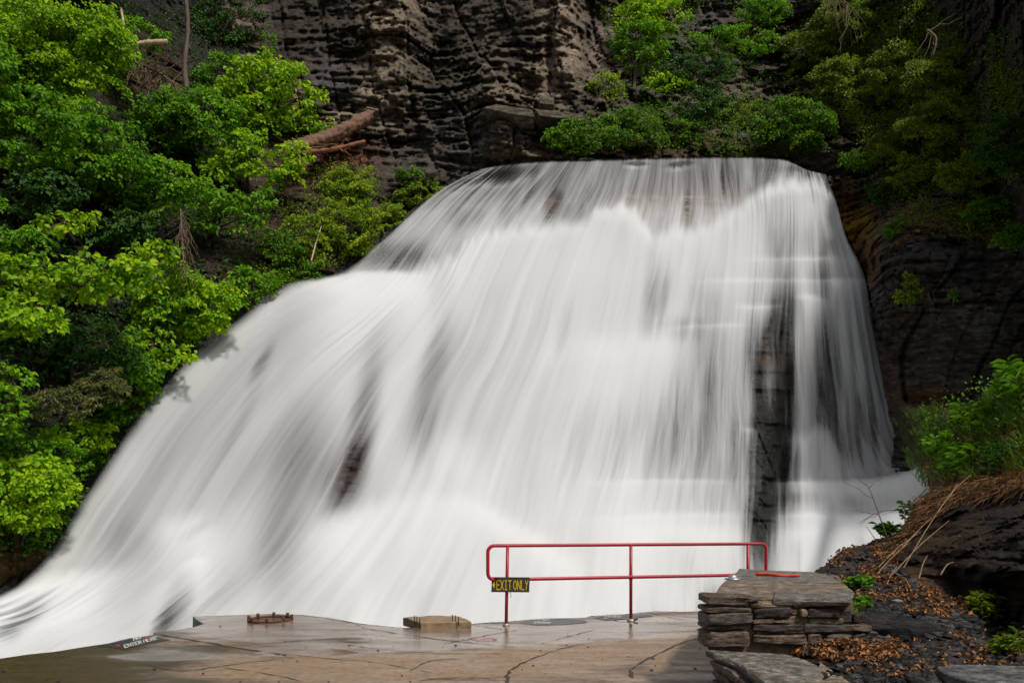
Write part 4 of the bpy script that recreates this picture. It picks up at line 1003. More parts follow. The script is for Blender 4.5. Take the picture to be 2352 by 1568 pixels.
# tan ledge blocks on the cliff nose
for i, (q, lab) in enumerate(((([(1111,247),(1140,240),(1222,252),(1228,268),(1200,266),(1150,256)], 30.0), "long tan ledge block tilted along the cliff nose, left of its twin"), (([(1228,250),(1330,262),(1345,270),(1340,277),(1240,266)], 30.4), "shorter tan ledge block right of the long one above the falls"), (([(1238,222),(1272,224),(1273,240),(1240,238)], 30.6), "small square tan block perched above the two long ledge blocks"))):
    poly, yy = q; fr = np.array([P(u, v, yy - .35) for u, v in poly]); bkk = fr + [0, 1.3, .1]; n = len(fr)
    o = mesh_obj("ledge_block", np.concatenate([fr, bkk]), [list(range(n))[::-1], list(range(n, 2 * n))] + [[i_, (i_ + 1) % n, n + (i_ + 1) % n, n + i_] for i_ in range(n)], M_cliff, attrs={"Col": ('FLOAT_COLOR', 'POINT', np.tile((.20, .17, .12), (2 * n, 1)))}, smooth=False)
    tag(o, lab, "rock block")
def boulder(u, v, Y, ru, rv, col, label, seed, sheet=None):
    c = P(u, v, Y) if sheet is None else sheet.at(u, v) ; s = c[1] / FPX
    bm = bmesh.new(); bmesh.ops.create_icosphere(bm, subdivisions=3, radius=1)
    V = np.array([x.co[:] for x in bm.verts]); F = [[x.index for x in f.verts] for f in bm.faces]; bm.free()
    V = V * (1 + .55 * (fbm(V[:, 0] * 1.6 + seed, V[:, 1] * 1.6, V[:, 2] * 1.6, 3, seed) - .5)[:, None])
    V = np.sign(V) * np.abs(V) ** .8
    W = c + V * np.array([ru * s, ru * s * .8, rv * s])
    o = mesh_obj("boulder", W, F, M_cliff, attrs={"Col": ('FLOAT_COLOR', 'POINT', np.tile(col, (len(W), 1)))}, smooth=False); return tag(o, label, "boulder")
boulder(1703, 320, 31.6, 18, 9, (.20, .18, .15), "rounded grey boulder in the greenery above the lip of the falls", 3)
boulder(1812, 333, 31.0, 26, 9, (.22, .17, .13), "flat tan boulder above the lip, right of the grey one", 4)
boulder(990, 397, 29.6, 14, 9, (.20, .17, .14), "lone pale rock at the cliff foot just left of the lip", 5)
boulder(2061, 1383, 6, 13, 8, (.5, .52, .56), "pale bluish rock among fallen leaves on the bank", 6, bank)
boulder(2010, 1436, 6, 62, 34, (.060, .052, .048), "large dark rock face between the stone wall end and the litter strewn bank", 12, bank)
boulder(2095, 1448, 6, 50, 26, (.052, .046, .044), "flatter dark rock right of the large one below the bank top", 13, bank)
boulder(2000, 1482, 6, 34, 10, (.10, .09, .085), "small grey rock at the foot of the large dark one", 15, bank)
# stick and cap on the wall
pa, pb = PZ(1736, 1318, ZTOP + .02), PZ(1838, 1321.5, ZTOP + .02)
mid = [pa + (pb - pa) * t + np.array([0, .02 * math.sin(9 * t), .006 * math.sin(7 * t)]) for t in np.linspace(0, 1, 9)]
V, F = tube(mid, .02, 10, radii=[.02, .019, .02, .018, .017, .018, .017, .016, .014]); M_or = flat_mat("orange_paint", (.62, .075, .02), .6, .3, 12)
tag(mesh_obj("stick", V, F, M_or), "bright orange stick lying on the grey capstones", "stick")
pc = PZ(1683, 1330, ZTOP)
V, F = tube([pc + [0, 0, .0], pc + [0, 0, .012], pc + [.0, 0, .014], pc + [0, 0, .04], pc + [0, 0, .052]], .05, 18, radii=[.085, .085, .05, .042, .02])
tag(mesh_obj("metal_cap", V, F, flat_mat("dull_steel", (.45, .47, .5), .35, .2, 20, metal=.7)), "small dull metal cap on the left edge of the capstones", "metal cap")

# ------------------------------------------------------------------ leaves
def unit(a): return a / (np.linalg.norm(a, axis=-1, keepdims=True) + 1e-9)
def leaf_geo(P0, D, N, L, Wd, rng, fold=.25, wide=.38, droop=.15):
    D = unit(D); Sd = unit(np.cross(D, N)); Nn = unit(np.cross(Sd, D))
    L = L[:, None]; Wd = Wd[:, None]
    b = P0; tip = P0 + D * L - Nn * L * droop
    m = P0 + D * L * .5 + Nn * 0
    l1 = P0 + D * L * wide - Sd * Wd * .5 + Nn * Wd * fold; r1 = P0 + D * L * wide + Sd * Wd * .5 + Nn * Wd * fold
    l2 = P0 + D * L * (wide + .32) - Sd * Wd * .38 + Nn * Wd * fold * .7; r2 = P0 + D * L * (wide + .32) + Sd * Wd * .38 + Nn * Wd * fold * .7
    V = np.stack([b, l1, l2, tip, r2, r1], 1).reshape(-1, 3)
    i = np.arange(len(P0))[:, None] * 6
    F = np.stack([i + [0, 3, 2, 1], i + [0, 5, 4, 3]], 1).reshape(-1, 4)
    t = np.clip(.5 + .22 * rng.standard_normal(len(P0)), 0, 1); t = np.repeat(t, 2)
    return V, F, t
def blade_geo(P0, D, L, Wd, rng, bend=.5):
    """grass blades and strap leaves bending over"""
    n = len(P0); D = unit(D); side = unit(np.cross(D, np.array([0, 0, 1.0]) + .2 * rng.standard_normal((n, 3))))
    L = L[:, None]; Wd = Wd[:, None]; dn = np.array([0, 0, -1.0])
    out = unit(D * [1, 1, 0] + .01)
    p1 = P0 + D * L * .5; p2 = P0 + D * L * .85 + out * L * .25 * bend + dn * L * .15 * bend; 
    V = np.stack([P0 - side * Wd * .5, P0 + side * Wd * .5, p1 + side * Wd * .5, p1 - side * Wd * .5, p2 + side * Wd * .12, p2 - side * Wd * .12], 1).reshape(-1, 3)
    i = np.arange(n)[:, None] * 6
    F = np.stack([i + [0, 1, 2, 3], i + [3, 2, 4, 5]], 1).reshape(-1, 4)
    return V, F, np.repeat(np.clip(.5 + .25 * rng.standard_normal(n), 0, 1), 2)
def crown_leaves(c, rx, ry, rz, nspray, leaf, rng, cover=1.5, flat=.5, aspect=.66, spread=.42, lightdir=(.5, -.6, .65), rnd=.45, curve=.22):
    """leaf sprays: flattened drooping fans spread through the crown"""
    k = nspray; r = 1.08 * np.sqrt(rng.random(k)); a = rng.random(k) * 2 * np.pi
    ox = r * np.cos(a); oz = r * np.sin(a); oy = -np.sqrt(np.clip(1 - r * r, 0, 1)) * (rng.random(k) * 1.7 - .7)
    SC = c + np.stack([ox * rx * .85, oy * ry, oz * rz * .85], 1)
    sr = spread * .56 * min(rx, rz * 1.6) * (.45 + .9 * rng.random(k))
    area = 2 * math.pi * sr * sr * .35
    n_each = np.maximum(10, (cover * area / (leaf * leaf * aspect * .45))).astype(int)
    idx = np.repeat(np.arange(k), n_each); n = len(idx)
    rr = np.sqrt(rng.random(n)); aa = rng.random(n) * 2 * np.pi
    # fingers: leaves gather along a few twigs of each spray
    tw = np.round(aa / (2 * np.pi / 7)) * (2 * np.pi / 7) + rng.standard_normal(n) * .22 + idx * 1.3
    loc = np.stack([np.cos(tw) * rr, np.sin(tw) * rr * .8, np.zeros(n)], 1) * sr[idx][:, None]
    tilt = (rng.random(k) - .5) * 1.7
    loc[:, 2] = -curve * rr ** 2 * sr[idx] + loc[:, 0] * tilt[idx] + rng.standard_normal(n) * flat * .3 * sr[idx] + loc[:, 1] * .35
    P0 = SC[idx] + loc
    out = np.stack([np.cos(tw), np.sin(tw), -.55 - .5 * rng.random(n)], 1) + .5 * rng.standard_normal((n, 3))
    Nn = np.array(lightdir) + rnd * rng.standard_normal((n, 3))
    L = leaf * 1.02 * (.55 + .8 * rng.random(n)) * (.8 + .4 * rng.random(k))[idx]
    return P0, out, Nn, L, L * aspect, SC, idx
def limb(a, b, r0, r1, rng, seg=6, n=6, sag=0):
    t = np.linspace(0, 1, n)[:, None]; L = np.linalg.norm(b - a)
    p = a + (b - a) * t + rng.standard_normal((n, 3)) * L * .03 * np.sin(t * np.pi); p[:, 2] += sag * L * np.sin(t[:, 0] * np.pi)
    return tube(p, 0, seg, radii=np.linspace(r0, r1, n), caps=False)
LC = [0]
def tree(kind, label, cat, u, v, ru, rv, mat, leaf, nspray, group=None, sheet=None, dy=1.2, base=None, cover=1.5, trunk=True, tr=.07, bark=None, aspect=.66, spread=.42, fl=.55, rnd=.45, curve=.22, part='crown'):
    nspray = int(nspray * 3.0); sheet = sheet or back; rng = np.random.default_rng(int(u * 7 + v * 13) & 0xFFFF)
    g = sheet.at(u, v); Yc = g[1] - dy; c = P(u, v, Yc); s = Yc / FPX
    bu, bv = base or (u + rng.uniform(-.2, .2) * ru, v + rv * 1.15)
    b = sheet.at(bu, bv)
    root = empty(kind, tuple(b), label, cat, group)
    P0, D, N, L, Wd, SC, idx = crown_leaves(c, ru * s, min(ru, rv) * s * .7, rv * s, nspray, leaf, rng, cover, fl, aspect, spread, rnd=rnd, curve=curve)
    V, F, t = leaf_geo(P0, D, N, L, Wd, rng)
    t = np.clip(t + np.repeat((rng.random(nspray) - .5) * .6, np.bincount(idx, minlength=nspray) * 2), 0, 1)
    o = mesh_obj(part, V, F, mat, root, attrs={"tint": ('FLOAT', 'FACE', t)}, smooth=False); LC[0] += len(P0)
    if trunk:
        top = c + np.array([0, .2 * ru * s, rv * s * .5])
        mid = b + (top - b) * .5 + np.array([rng.uniform(-.2, .2) * ru * s, 0, 0])
        pts = catmull(np.array([b - [0, -.1, .15], mid, top]), 10); rad = np.linspace(tr, tr * .35, 10)
        parts = [tube(pts, 0, 8, radii=rad, caps=False)]
        for q in SC[:: max(1, nspray // 16)]:
            k = int(rng.integers(3, 9)); parts.append(limb(pts[k], q, rad[k] * .6, .008, rng, sag=.05))
        V, F = ljoin(parts); mesh_obj('trunk' if cat == 'tree' else 'stem', V, F, bark or M_bark, root)
    return root

GL = "trees on the left bank"; SL = "shrubs on the left slope"; CR = "shrubs on the cliff above the lip"; RR = "shrubs on the right gorge side"
A, Bm, Cm, Dm, Em, Km, Ym = M_leaf_a, M_leaf_b, M_leaf_c, M_leaf_d, M_leaf_e, M_leaf_k, M_leaf_y
T = [  # left bank
 ("leafy_tree","sunlit bright green tree in the top left corner","tree",110,110,190,110,Bm,.13,34,GL,2.0),
 ("leafy_tree","bright tree right of the top left corner, its branch reaching over the bare pale limb","tree",265,90,120,60,A,.13,16,GL,1.2),
 ("leafy_tree","mid green tree below the top left corner tree, at the left edge","tree",60,290,130,110,A,.13,24,GL,2.2),
 ("leafy_tree","layered green tree left of the dead brushwood","tree",210,330,120,110,A,.13,24,GL,2.4),
 ("leafy_tree","broad bright tree below the brushwood in the upper left","tree",430,270,130,75,A,.13,24,GL,1.8),
 ("linden_tree","big leaved linden branch nearest the cliff, above the fallen log","tree",625,215,115,95,Bm,.19,20,GL,1.6),
 ("linden_tree","big leaved linden branches hanging left of the fallen log","tree",580,365,130,70,Bm,.18,18,GL,2.0),
 ("leafy_tree","dark green tree between the linden and the left edge, mid height","tree",330,430,130,80,A,.13,18,GL,1.8),
 ("leafy_tree","green tree under the hanging linden, left of the bare soil","tree",520,480,125,60,A,.14,14,GL,2.0),
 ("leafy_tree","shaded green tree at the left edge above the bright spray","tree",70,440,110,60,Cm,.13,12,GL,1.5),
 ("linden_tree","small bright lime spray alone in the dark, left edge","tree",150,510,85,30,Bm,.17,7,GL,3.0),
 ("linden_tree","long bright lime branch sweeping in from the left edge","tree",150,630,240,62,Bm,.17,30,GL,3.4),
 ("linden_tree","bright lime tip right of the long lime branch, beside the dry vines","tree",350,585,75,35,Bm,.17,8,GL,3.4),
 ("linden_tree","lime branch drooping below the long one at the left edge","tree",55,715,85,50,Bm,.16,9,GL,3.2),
 ("leafy_tree","bright green tree touching the left edge of the falls, mid height","tree",425,690,125,75,Bm,.15,24,GL,1.9),
 ("leafy_tree","green tree below it, leaning over the falling water","tree",345,800,105,50,Bm,.15,15,GL,1.7),
 ("leafy_tree","shaded dark tree left of the one leaning over the water","tree",190,800,120,90,Cm,.13,14,GL,1.2),
 ("leafy_tree","thin green sapling beside the falls under the leaning tree","tree",300,890,50,80,A,.12,8,GL,.9),
 ("hemlock_tree","brownish hemlock boughs drooping low on the left bank","tree",140,925,95,38,Km,.09,18,GL,2.6),
 ("hemlock_tree","small dark hemlock bough right of the brownish one","tree",240,878,60,35,Km,.08,10,GL,2.2),
 ("leafy_tree","low green tree at the left edge beside the hemlock","tree",20,900,60,90,A,.12,10,GL,2.2),
 ("shrub","bright yellow green bush low at the left edge above the brown rock","shrub",40,1130,125,95,Bm,.11,40,SL,.6),
 ("shrub","shaded green bush right of the bright low bush, by the spray","shrub",130,1060,75,80,A,.10,18,SL,.5),
 ("shrub","bright green bush under the hemlock at the left edge","shrub",60,1010,90,45,A,.11,12,SL,1.0),
 ("shrub","yellow green shrub on the slope right of the dark hollow","shrub",700,550,60,70,Ym,.09,18,SL,.7),
 ("shrub","yellow green shrub on bare soil under the log","shrub",800,420,60,40,Ym,.09,10,SL,.5),
 ("shrub","dense yellow green shrub at the slope edge by the upper falls","shrub",800,520,75,75,Ym,.09,26,SL,.6),
 ("shrub","bright fern like shrub against the dark cliff foot left of the lip","shrub",940,402,36,20,Dm,.12,8,SL,.5),
 ("shrub","yellow shrub hugging the falls just below the lip's left end","shrub",965,440,55,32,Ym,.08,12,SL,.5),
 ("shrub","low yellow shrub strip beside the falls edge under that one","shrub",900,500,50,40,Ym,.08,12,SL,.5),
 ("shrub","green shrub beside the left shoulder of the falls","shrub",690,625,65,32,Dm,.10,12,SL,.6),
 ("shrub","leafy shrub in the hollow above the left shoulder of the falls","shrub",640,560,50,45,Dm,.11,10,SL,.8),
 ("shrub","small green shrub on the edge of the cliff by the top of the log","shrub",730,285,34,30,Bm,.12,6,SL,.6),
 ("vine","green vine climbing the pale rock face at top left","vine",615,110,22,60,A,.11,8,SL,.4),
 ("leafy_tree","bright tree at the falls' left shoulder edge under the soil slope","tree",570,650,70,40,A,.12,12,GL,1.2),
 ("leafy_tree","green tree between the lime branch and the falls edge tree","tree",380,720,90,60,A,.12,14,GL,1.6),
 ("shrub","bright green shrub by the water under the leaning tree","shrub",250,950,50,45,A,.10,10,SL,.4),
 ("shrub","green shrub by the spray just above the bright low bush","shrub",195,1000,60,45,Bm,.10,10,SL,.5),
 ("leafy_tree","green tree in the dark between hemlock and sapling","tree",300,840,70,50,A,.11,10,GL,1.2),
 ("leafy_tree","sunny tree at the left edge above the lime branch","tree",40,560,70,40,A,.12,10,GL,1.8),
 ("leafy_tree","tree past the top left corner of the view","tree",-150,150,170,130,A,.14,18,GL,2.0),
 ("leafy_tree","tree past the left edge at mid height","tree",-190,450,170,130,A,.14,18,GL,2.0),
 ("leafy_tree","tree past the left edge beside the long lime branch","tree",-210,760,170,120,Bm,.14,18,GL,2.0),
 ("leafy_tree","tree past the left edge above the brown mossy rock","tree",-190,1060,170,110,A,.14,18,GL,1.6),
 ("leafy_tree","tree above the top edge over the corner tree","tree",150,-150,200,120,A,.14,20,GL,1.6),
 # above the lip
 ("hemlock_tree","feathery bright hemlock top hanging into the top edge, right of the pillar","tree",1500,30,95,50,Bm,.13,18,CR,2.2),
 ("young_tree","young tree with tiered branches and thin trunk above the lip","tree",1470,110,70,70,A,.12,15,CR,1.4),
 ("shrub","pale green rounded shrub left of the thin trunk","shrub",1385,200,42,38,Ym,.10,10,CR,.6),
 ("shrub","bright yellow green branch right of the thin trunk","shrub",1530,195,55,32,Bm,.13,8,CR,.9),
 ("shrub","green shrub low above the lip at its left part","shrub",1330,310,90,40,Dm,.11,22,CR,.6),
 ("shrub","bright green shrub directly above the middle of the lip","shrub",1440,290,80,45,Dm,.12,20,CR,.7),
 ("shrub","green leafy branch arching across the cliff right of the young tree","shrub",1690,95,110,42,A,.11,16,CR,1.0),
 ("shrub","shaded green shrub on the cliff below the arching branch","shrub",1600,170,90,50,Cm,.10,14,CR,.7),
 ("shrub","olive shrub between the two boulders above the lip","shrub",1710,265,60,50,Em,.08,12,CR,.6),
 ("shrub","dark green shrub above the grey boulder","shrub",1620,250,70,50,Cm,.11,16,CR,.6),
 ("shrub","lush green shrub at the right end of the lip","shrub",1830,280,90,55,Dm,.10,26,CR,.6),
 ("shrub","small green shrub above the lip left of the grey boulder","shrub",1560,305,55,35,Dm,.10,12,CR,.6),
 ("shrub","green shrub clinging at the top edge right of the arching branch","shrub",1760,30,60,35,A,.10,9,CR,.8),
 # right side
 ("leafy_tree","olive tree in front of the dark cliff, left of the pale leaved one","tree",2070,160,90,60,Em,.08,20,RR,.5),
 ("leafy_tree","olive tree high at the frame top beside the cliff wall","tree",1860,110,70,60,Em,.08,14,RR,1.2),
 ("leafy_tree","leafy olive tree just above the mossy rock right of the falls","tree",2075,365,80,50,Em,.08,18,RR,.5),
 ("leafy_tree","olive tree over the top of the dark ledge slope","tree",2240,400,90,50,Em,.08,20,RR,.8),
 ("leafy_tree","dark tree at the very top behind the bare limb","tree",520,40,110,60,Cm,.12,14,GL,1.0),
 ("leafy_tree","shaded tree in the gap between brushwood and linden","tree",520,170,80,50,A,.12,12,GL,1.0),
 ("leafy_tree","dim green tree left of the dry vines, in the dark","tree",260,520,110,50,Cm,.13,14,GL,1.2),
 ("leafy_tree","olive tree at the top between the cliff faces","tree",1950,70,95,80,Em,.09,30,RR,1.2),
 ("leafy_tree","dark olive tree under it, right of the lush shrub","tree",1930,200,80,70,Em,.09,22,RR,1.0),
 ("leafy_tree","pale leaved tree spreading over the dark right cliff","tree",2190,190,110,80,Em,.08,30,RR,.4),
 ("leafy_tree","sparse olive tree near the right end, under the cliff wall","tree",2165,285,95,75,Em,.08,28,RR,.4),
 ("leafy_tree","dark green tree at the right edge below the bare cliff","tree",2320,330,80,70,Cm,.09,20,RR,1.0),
 ("shrub","bright shrub right of the falls' top corner over the mossy rock","shrub",1970,365,42,25,Dm,.10,9,RR,.6),
]
for (kind, lab, cat, u, v, ru, rv, m, lf, ns_, grp, dy) in T:
    sp_ = .42 if ns_ > 10 else .6
    tree(kind, lab, cat, u, v, ru, rv, m, lf, ns_, grp, dy=dy, spread=sp_, aspect=.3 if m is Km else .66, base=(1455, 222) if kind == 'young_tree' else None, tr=.09 if cat == 'tree' else .03, cover=1.15 if cat == 'tree' else 1.0)
for (lab, u, v, ru, rv, m, lf, ns_, dy) in [
 ("green shrub on the ledge slope at the right edge, upper one",2300,400,70,50,Cm,.09,18,.6),
 ("bright green shrub above the ledge beside the leaf litter",2290,480,80,35,Dm,.09,18,.5),
 ("dark shrub on the ledge slope right of the mossy rock",2130,400,90,50,Em,.07,18,.5),
 ("green shrub at the right edge on top of the overhang",2335,540,50,30,Dm,.09,10,.5),
 ("straggly plant hanging on the dark overhang near the falls",2080,660,38,34,Em,.10,7,.5),
 ("tiny bright sprig sticking out of the dark overhang",2192,675,14,14,Dm,.10,3,.4),
 ("small dark shrub in the hollow right of the falls' top",2050,440,60,40,Cm,.08,10,.5)]:
    tree("shrub", lab, "shrub", u, v, ru, rv, m, lf, ns_, RR, sheet=right, dy=dy, spread=.6, tr=.02, cover=1.0)

# ------------------------------------------------------------------ plants with strap leaves
def strap_plant(name, label, sheet, spots, h, nl, ll, mat, group=None, cat="plant", up=1.0, wd=.16):
    rng = np.random.default_rng(int(spots[0][0]) + 3); root = None; parts = []; Ps, Ds, Ls = [], [], []
    for (u, v) in spots:
        b = sheet.at(u, v); 
        if root is None: root = empty(name, tuple(b), label, cat, group)
        tip = b + np.array([rng.uniform(-.35, .35) * h, -.25 * h * rng.random(), h * (.7 + .5 * rng.random()) * up])
        parts.append(limb(b, tip, .006, .003, rng, seg=5, n=6, sag=0))
        t = rng.random(nl) * .8 + .2; p = b + (tip - b) * t[:, None]; a = rng.random(nl) * 2 * np.pi
        Ps.append(p); Ds.append(np.stack([np.cos(a), np.sin(a) * .8 - .25, .25 + .5 * rng.random(nl)], 1)); Ls.append(ll * (.6 + .7 * rng.random(nl)))
    P0, D, L = np.concatenate(Ps), np.concatenate(Ds), np.concatenate(Ls)
    N = np.array([.2, -.3, .9]) + .3 * rng.standard_normal((len(P0), 3))
    V, F, tt = leaf_geo(P0, D, N, L, L * wd, rng, droop=.35); mesh_obj("leaves", V, F, mat, root, attrs={"tint": ('FLOAT', 'FACE', tt)}, smooth=False)
    for V, F in parts: mesh_obj("stem", V, F, M_twig, root)
    return root
GW = "leafy plants on the right slope"
rg_ = np.random.default_rng(77)
def spots(u, v, ru, rv, n): return [(u + ru * rg_.uniform(-1, 1), v + rv * rg_.uniform(-1, 1)) for _ in range(n)]
strap_plant("leafy_plant", "tall willow leaved plant at the right edge over the grassy slope", slope, spots(2325, 920, 35, 30, 12), .6, 22, .28, M_leaf_d, GW)
strap_plant("leafy_plant", "willow leaved plant left of the tall one, before the undercut", slope, spots(2240, 975, 40, 25, 9), .32, 20, .26, M_leaf_d, GW)
strap_plant("leafy_plant", "bright narrow leaved plant on the middle of the grassy slope", slope, spots(2180, 1040, 40, 25, 9), .35, 20, .26, M_leaf_d, GW)
strap_plant("leafy_plant", "narrow leaved plant leaning over the dead leaves lower on the slope", slope, spots(2185, 1085, 35, 15, 10), .5, 18, .26, M_leaf_d, GW)
strap_plant("leafy_plant", "dark feathery plant standing among dead leaves on the slope", slope, spots(2270, 1110, 15, 12, 8), .7, 40, .12, M_leaf_c, GW, wd=.2)
strap_plant("leafy_plant", "green narrow leaved plant on the overhang rim by its pale tuft", right, [(2040, 560), (2044, 562), (2036, 560)], .8, 22, .35, M_leaf_d, GW)
strap_plant("leafy_plant", "dark palm like sprig silhouetted at the left tip of the bank ridge", bank, spots(2038, 1238, 16, 6, 6), .24, 22, .12, M_leaf_c, GW)
strap_plant("leafy_plant", "upright dark sprig on the bank ridge, right of the palm like one", bank, spots(2075, 1200, 8, 8, 3), .30, 20, .10, M_leaf_c, GW)
strap_plant("leafy_plant", "bright broad leaved plant growing out of the bank beside the wall end", bank, spots(1968, 1408, 20, 30, 26), .11, 16, .06, M_leaf_d, GW, wd=.55, up=.3)
strap_plant("leafy_plant", "light green seedling clump on top of the bank above the bright plant", bank, spots(1962, 1352, 30, 10, 12), .10, 14, .075, M_leaf_d, GW, wd=.5)
strap_plant("leafy_plant", "feathery green plant under the black rock at the right edge", bank, spots(2265, 1420, 25, 8, 8), .22, 24, .11, M_leaf_e, GW)
strap_plant("leafy_plant", "small weeds beside the flat slab in the lower right corner", bank, spots(2320, 1500, 40, 15, 10), .14, 14, .08, M_leaf_e, GW)
strap_plant("leafy_plant", "tiny weed sprouting at the foot of the stone wall", bank, [(1738, 1479), (1742, 1480)], .06, 10, .05, M_leaf_d, GW, wd=.5)

# grasses and undergrowth nobody could count
def scatter(sheet, poly, n, rng):
    xs = [p[0] for p in poly]; ys = [p[1] for p in poly]; out = []
    u = rng.uniform(min(xs), max(xs), n * 4); v = rng.uniform(min(ys), max(ys), n * 4); k = inpoly(u, v, poly); u, v = u[k][:n], v[k][:n]
    return u, v, sheet.at(u, v)
def clumped(u, v, seed, sc_=38., thr=.5):
    return fbm(u / sc_, v / (sc_ * .6), u * 0, 3, seed) > thr
rng = np.random.default_rng(5)
gp = [(2045,910),(2100,930),(2210,940),(2352,860),(2500,800),(2500,1100),(2200,1110),(2120,1120),(2095,1090),(2070,1030)]
u, v, p = scatter(slope, gp, 9000, rng); k = clumped(u, v, 4, thr=.42); p = p[k]
V, F, t = blade_geo(p, np.stack([rng.normal(0, .5, len(p)), rng.normal(-.3, .4, len(p)), np.ones(len(p))], 1), .15 + .3 * rng.random(len(p)), np.full(len(p), .018), rng)
u2, v2, p2 = scatter(right, [(2010,610),(2060,545),(2150,520),(2352,540),(2352,590),(2150,560),(2040,600)], 500, rng)
tag(mesh_obj("grass", V, F, M_grass, attrs={"tint": ('FLOAT', 'FACE', t)}, smooth=False), "green grass covering the slope right of the falls' foot", "grass", kind='stuff')
def undergrowth(name, label, sheet, polys, n, leaf, mat, seed, thr=.5, lift=.12, sc_=38.):
    rng = np.random.default_rng(seed); Ps = []
    for poly in polys:
        u, v, p = scatter(sheet, poly, n, rng); k = clumped(u, v, seed, sc_, thr); Ps.append(p[k])
    p = np.concatenate(Ps); m = len(p); p = p + rng.standard_normal((m, 3)) * [.12, .15, .12] - [0, lift, 0] + [0, 0, lift]
    N = np.array([.3, -.6, .7]) + .5 * rng.standard_normal((m, 3)); D = rng.standard_normal((m, 3)) * [1, .6, .5] - [0, .3, .5]
    L = leaf * (.6 + .7 * rng.random(m)); V, F, t = leaf_geo(p, D, N, L, L * .62, rng)
    tag(mesh_obj(name, V, F, mat, attrs={"tint": ('FLOAT', 'FACE', t)}, smooth=False), label, "undergrowth", kind='stuff'); LC[0] += m
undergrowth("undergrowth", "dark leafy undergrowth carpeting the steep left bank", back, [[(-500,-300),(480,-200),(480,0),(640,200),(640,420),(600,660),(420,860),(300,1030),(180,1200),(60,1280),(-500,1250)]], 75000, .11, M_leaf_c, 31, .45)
undergrowth("undergrowth", "bright leaves of the bank growing down to the edge of the falling water", back, [[(640,630),(680,650),(570,710),(465,795),(380,880),(300,985),(230,1090),(160,1190),(100,1260),(60,1270),(60,1180),(160,1060),(260,940),(360,820),(460,720),(560,650)]], 26000, .10, M_leaf_a, 38, .44, lift=.08)
undergrowth("undergrowth", "yellow green ground cover on the soil slope left of the upper falls", back, [[(640,440),(760,380),(860,400),(880,470),(960,440),(900,540),(790,625),(690,650),(600,690),(600,560)]], 11000, .075, M_leaf_y, 32, .50, sc_=26.)
undergrowth("undergrowth", "low green and yellow ground cover just above the lip of the falls", back, [[(1250,290),(1500,250),(1850,250),(1870,375),(1500,350),(1260,345)]], 16000, .08, M_leaf_d, 33, .46, sc_=26.)
undergrowth("undergrowth", "dark creeping leaves over the cliff above the lip", back, [[(1380,20),(2050,-20),(2340,80),(2340,400),(2000,380),(1860,300),(1400,280)]], 34000, .085, M_leaf_d, 34, .50)
undergrowth("undergrowth", "olive foliage spread over the right cliff between its trees", back, [[(1860,0),(2060,-20),(2180,120),(2352,200),(2352,420),(1980,380),(1880,200)]], 40000, .08, M_leaf_e, 37, .42, lift=.35)
undergrowth("undergrowth", "olive creeping leaves over the ledge on the right", right, [[(2010,400),(2352,310),(2500,300),(2500,620),(2352,590),(2150,540),(2050,530)]], 20000, .07, M_leaf_e, 35, .45, sc_=30.)
undergrowth("undergrowth", "shaded green leaves hanging over the grassy slope's top", slope, [[(2100,935),(2352,850),(2500,800),(2500,1050),(2250,1060),(2120,1040)]], 1800, .09, M_leaf_d, 36, .5, sc_=30.)

# dry grass on the bank ridge
rng = np.random.default_rng(15)
_a = scatter(bank, [(2040,1275),(2060,1235),(2110,1145),(2200,1112),(2352,1086),(2420,1090),(2380,1120),(2200,1165),(2120,1215),(2060,1290),(2010,1320)], 2300, rng)[2]
_b = scatter(slope, [(2110,1060),(2352,980),(2420,1060),(2352,1120),(2150,1140),(2110,1110)], 2200, rng)[2]
p = np.concatenate([_a, _b])
V, F, t = blade_geo(p, np.stack([rng.normal(-.8, .5, len(p)), rng.normal(-.6, .3, len(p)), rng.normal(-.1, .5, len(p))], 1), .10 + .28 * rng.random(len(p)), np.full(len(p), .010), rng, bend=.9)
tag(mesh_obj("dry_grass", V, F, leaf_mat("dry_grass_blade", (.26, .15, .07), trans=.1, tcol=(1, .9, .6)), attrs={"tint": ('FLOAT', 'FACE', t)}, smooth=False), "matted dry brown grass hanging over the bank ridge", "dry grass", kind='stuff')

# fallen leaves
def litter(label, sheet, polys, size, seed, thr=.45, lift=.012, sc_=30., flat=None):
    rng = np.random.default_rng(seed); Ps = []
    for poly, n in polys:
        if flat is None:
            u, v, p = scatter(sheet, poly, n, rng)
        else:
            u, v, _ = scatter(bank, poly, n, rng); p = PZ(u, v, flat)
        k = clumped(u, v, seed, sc_, thr); Ps.append(p[k])
    p = np.concatenate(Ps); m = len(p); p[:, 2] += lift * (.5 + 2.2 * rng.random(m)); p[:, 1] -= lift * rng.random(m)
    N = np.array([0, -.35, .8]) + .45 * rng.standard_normal((m, 3)); D = rng.standard_normal((m, 3)) * [1, 1, .3]
    L = size * (.6 + .8 * rng.random(m)); V, F, t = leaf_geo(p, D, N, L, L * .75, rng, fold=.45, droop=.3)
    t = np.repeat(np.clip(.42 + .42 * rng.standard_normal(m), 0, 1), 2)
    tag(mesh_obj("leaf_litter", V, F, M_litter, attrs={"tint": ('FLOAT', 'FACE', t)}, smooth=False), label, "fallen leaves", kind='stuff')
litter("orange brown fallen leaves on the bank and behind the wall", bank, [([(1880,1312),(1930,1262),(2050,1240),(2060,1290),(2020,1320),(2180,1360),(2240,1400),(2200,1410),(2080,1385),(1960,1380),(1900,1345)], 2400), ([(2060,1240),(2110,1150),(2200,1115),(2200,1160),(2130,1210),(2060,1260)], 700), ([(2040,1395),(2280,1400),(2300,1420),(2250,1440),(2060,1400)], 500)], .038, 51, .49)
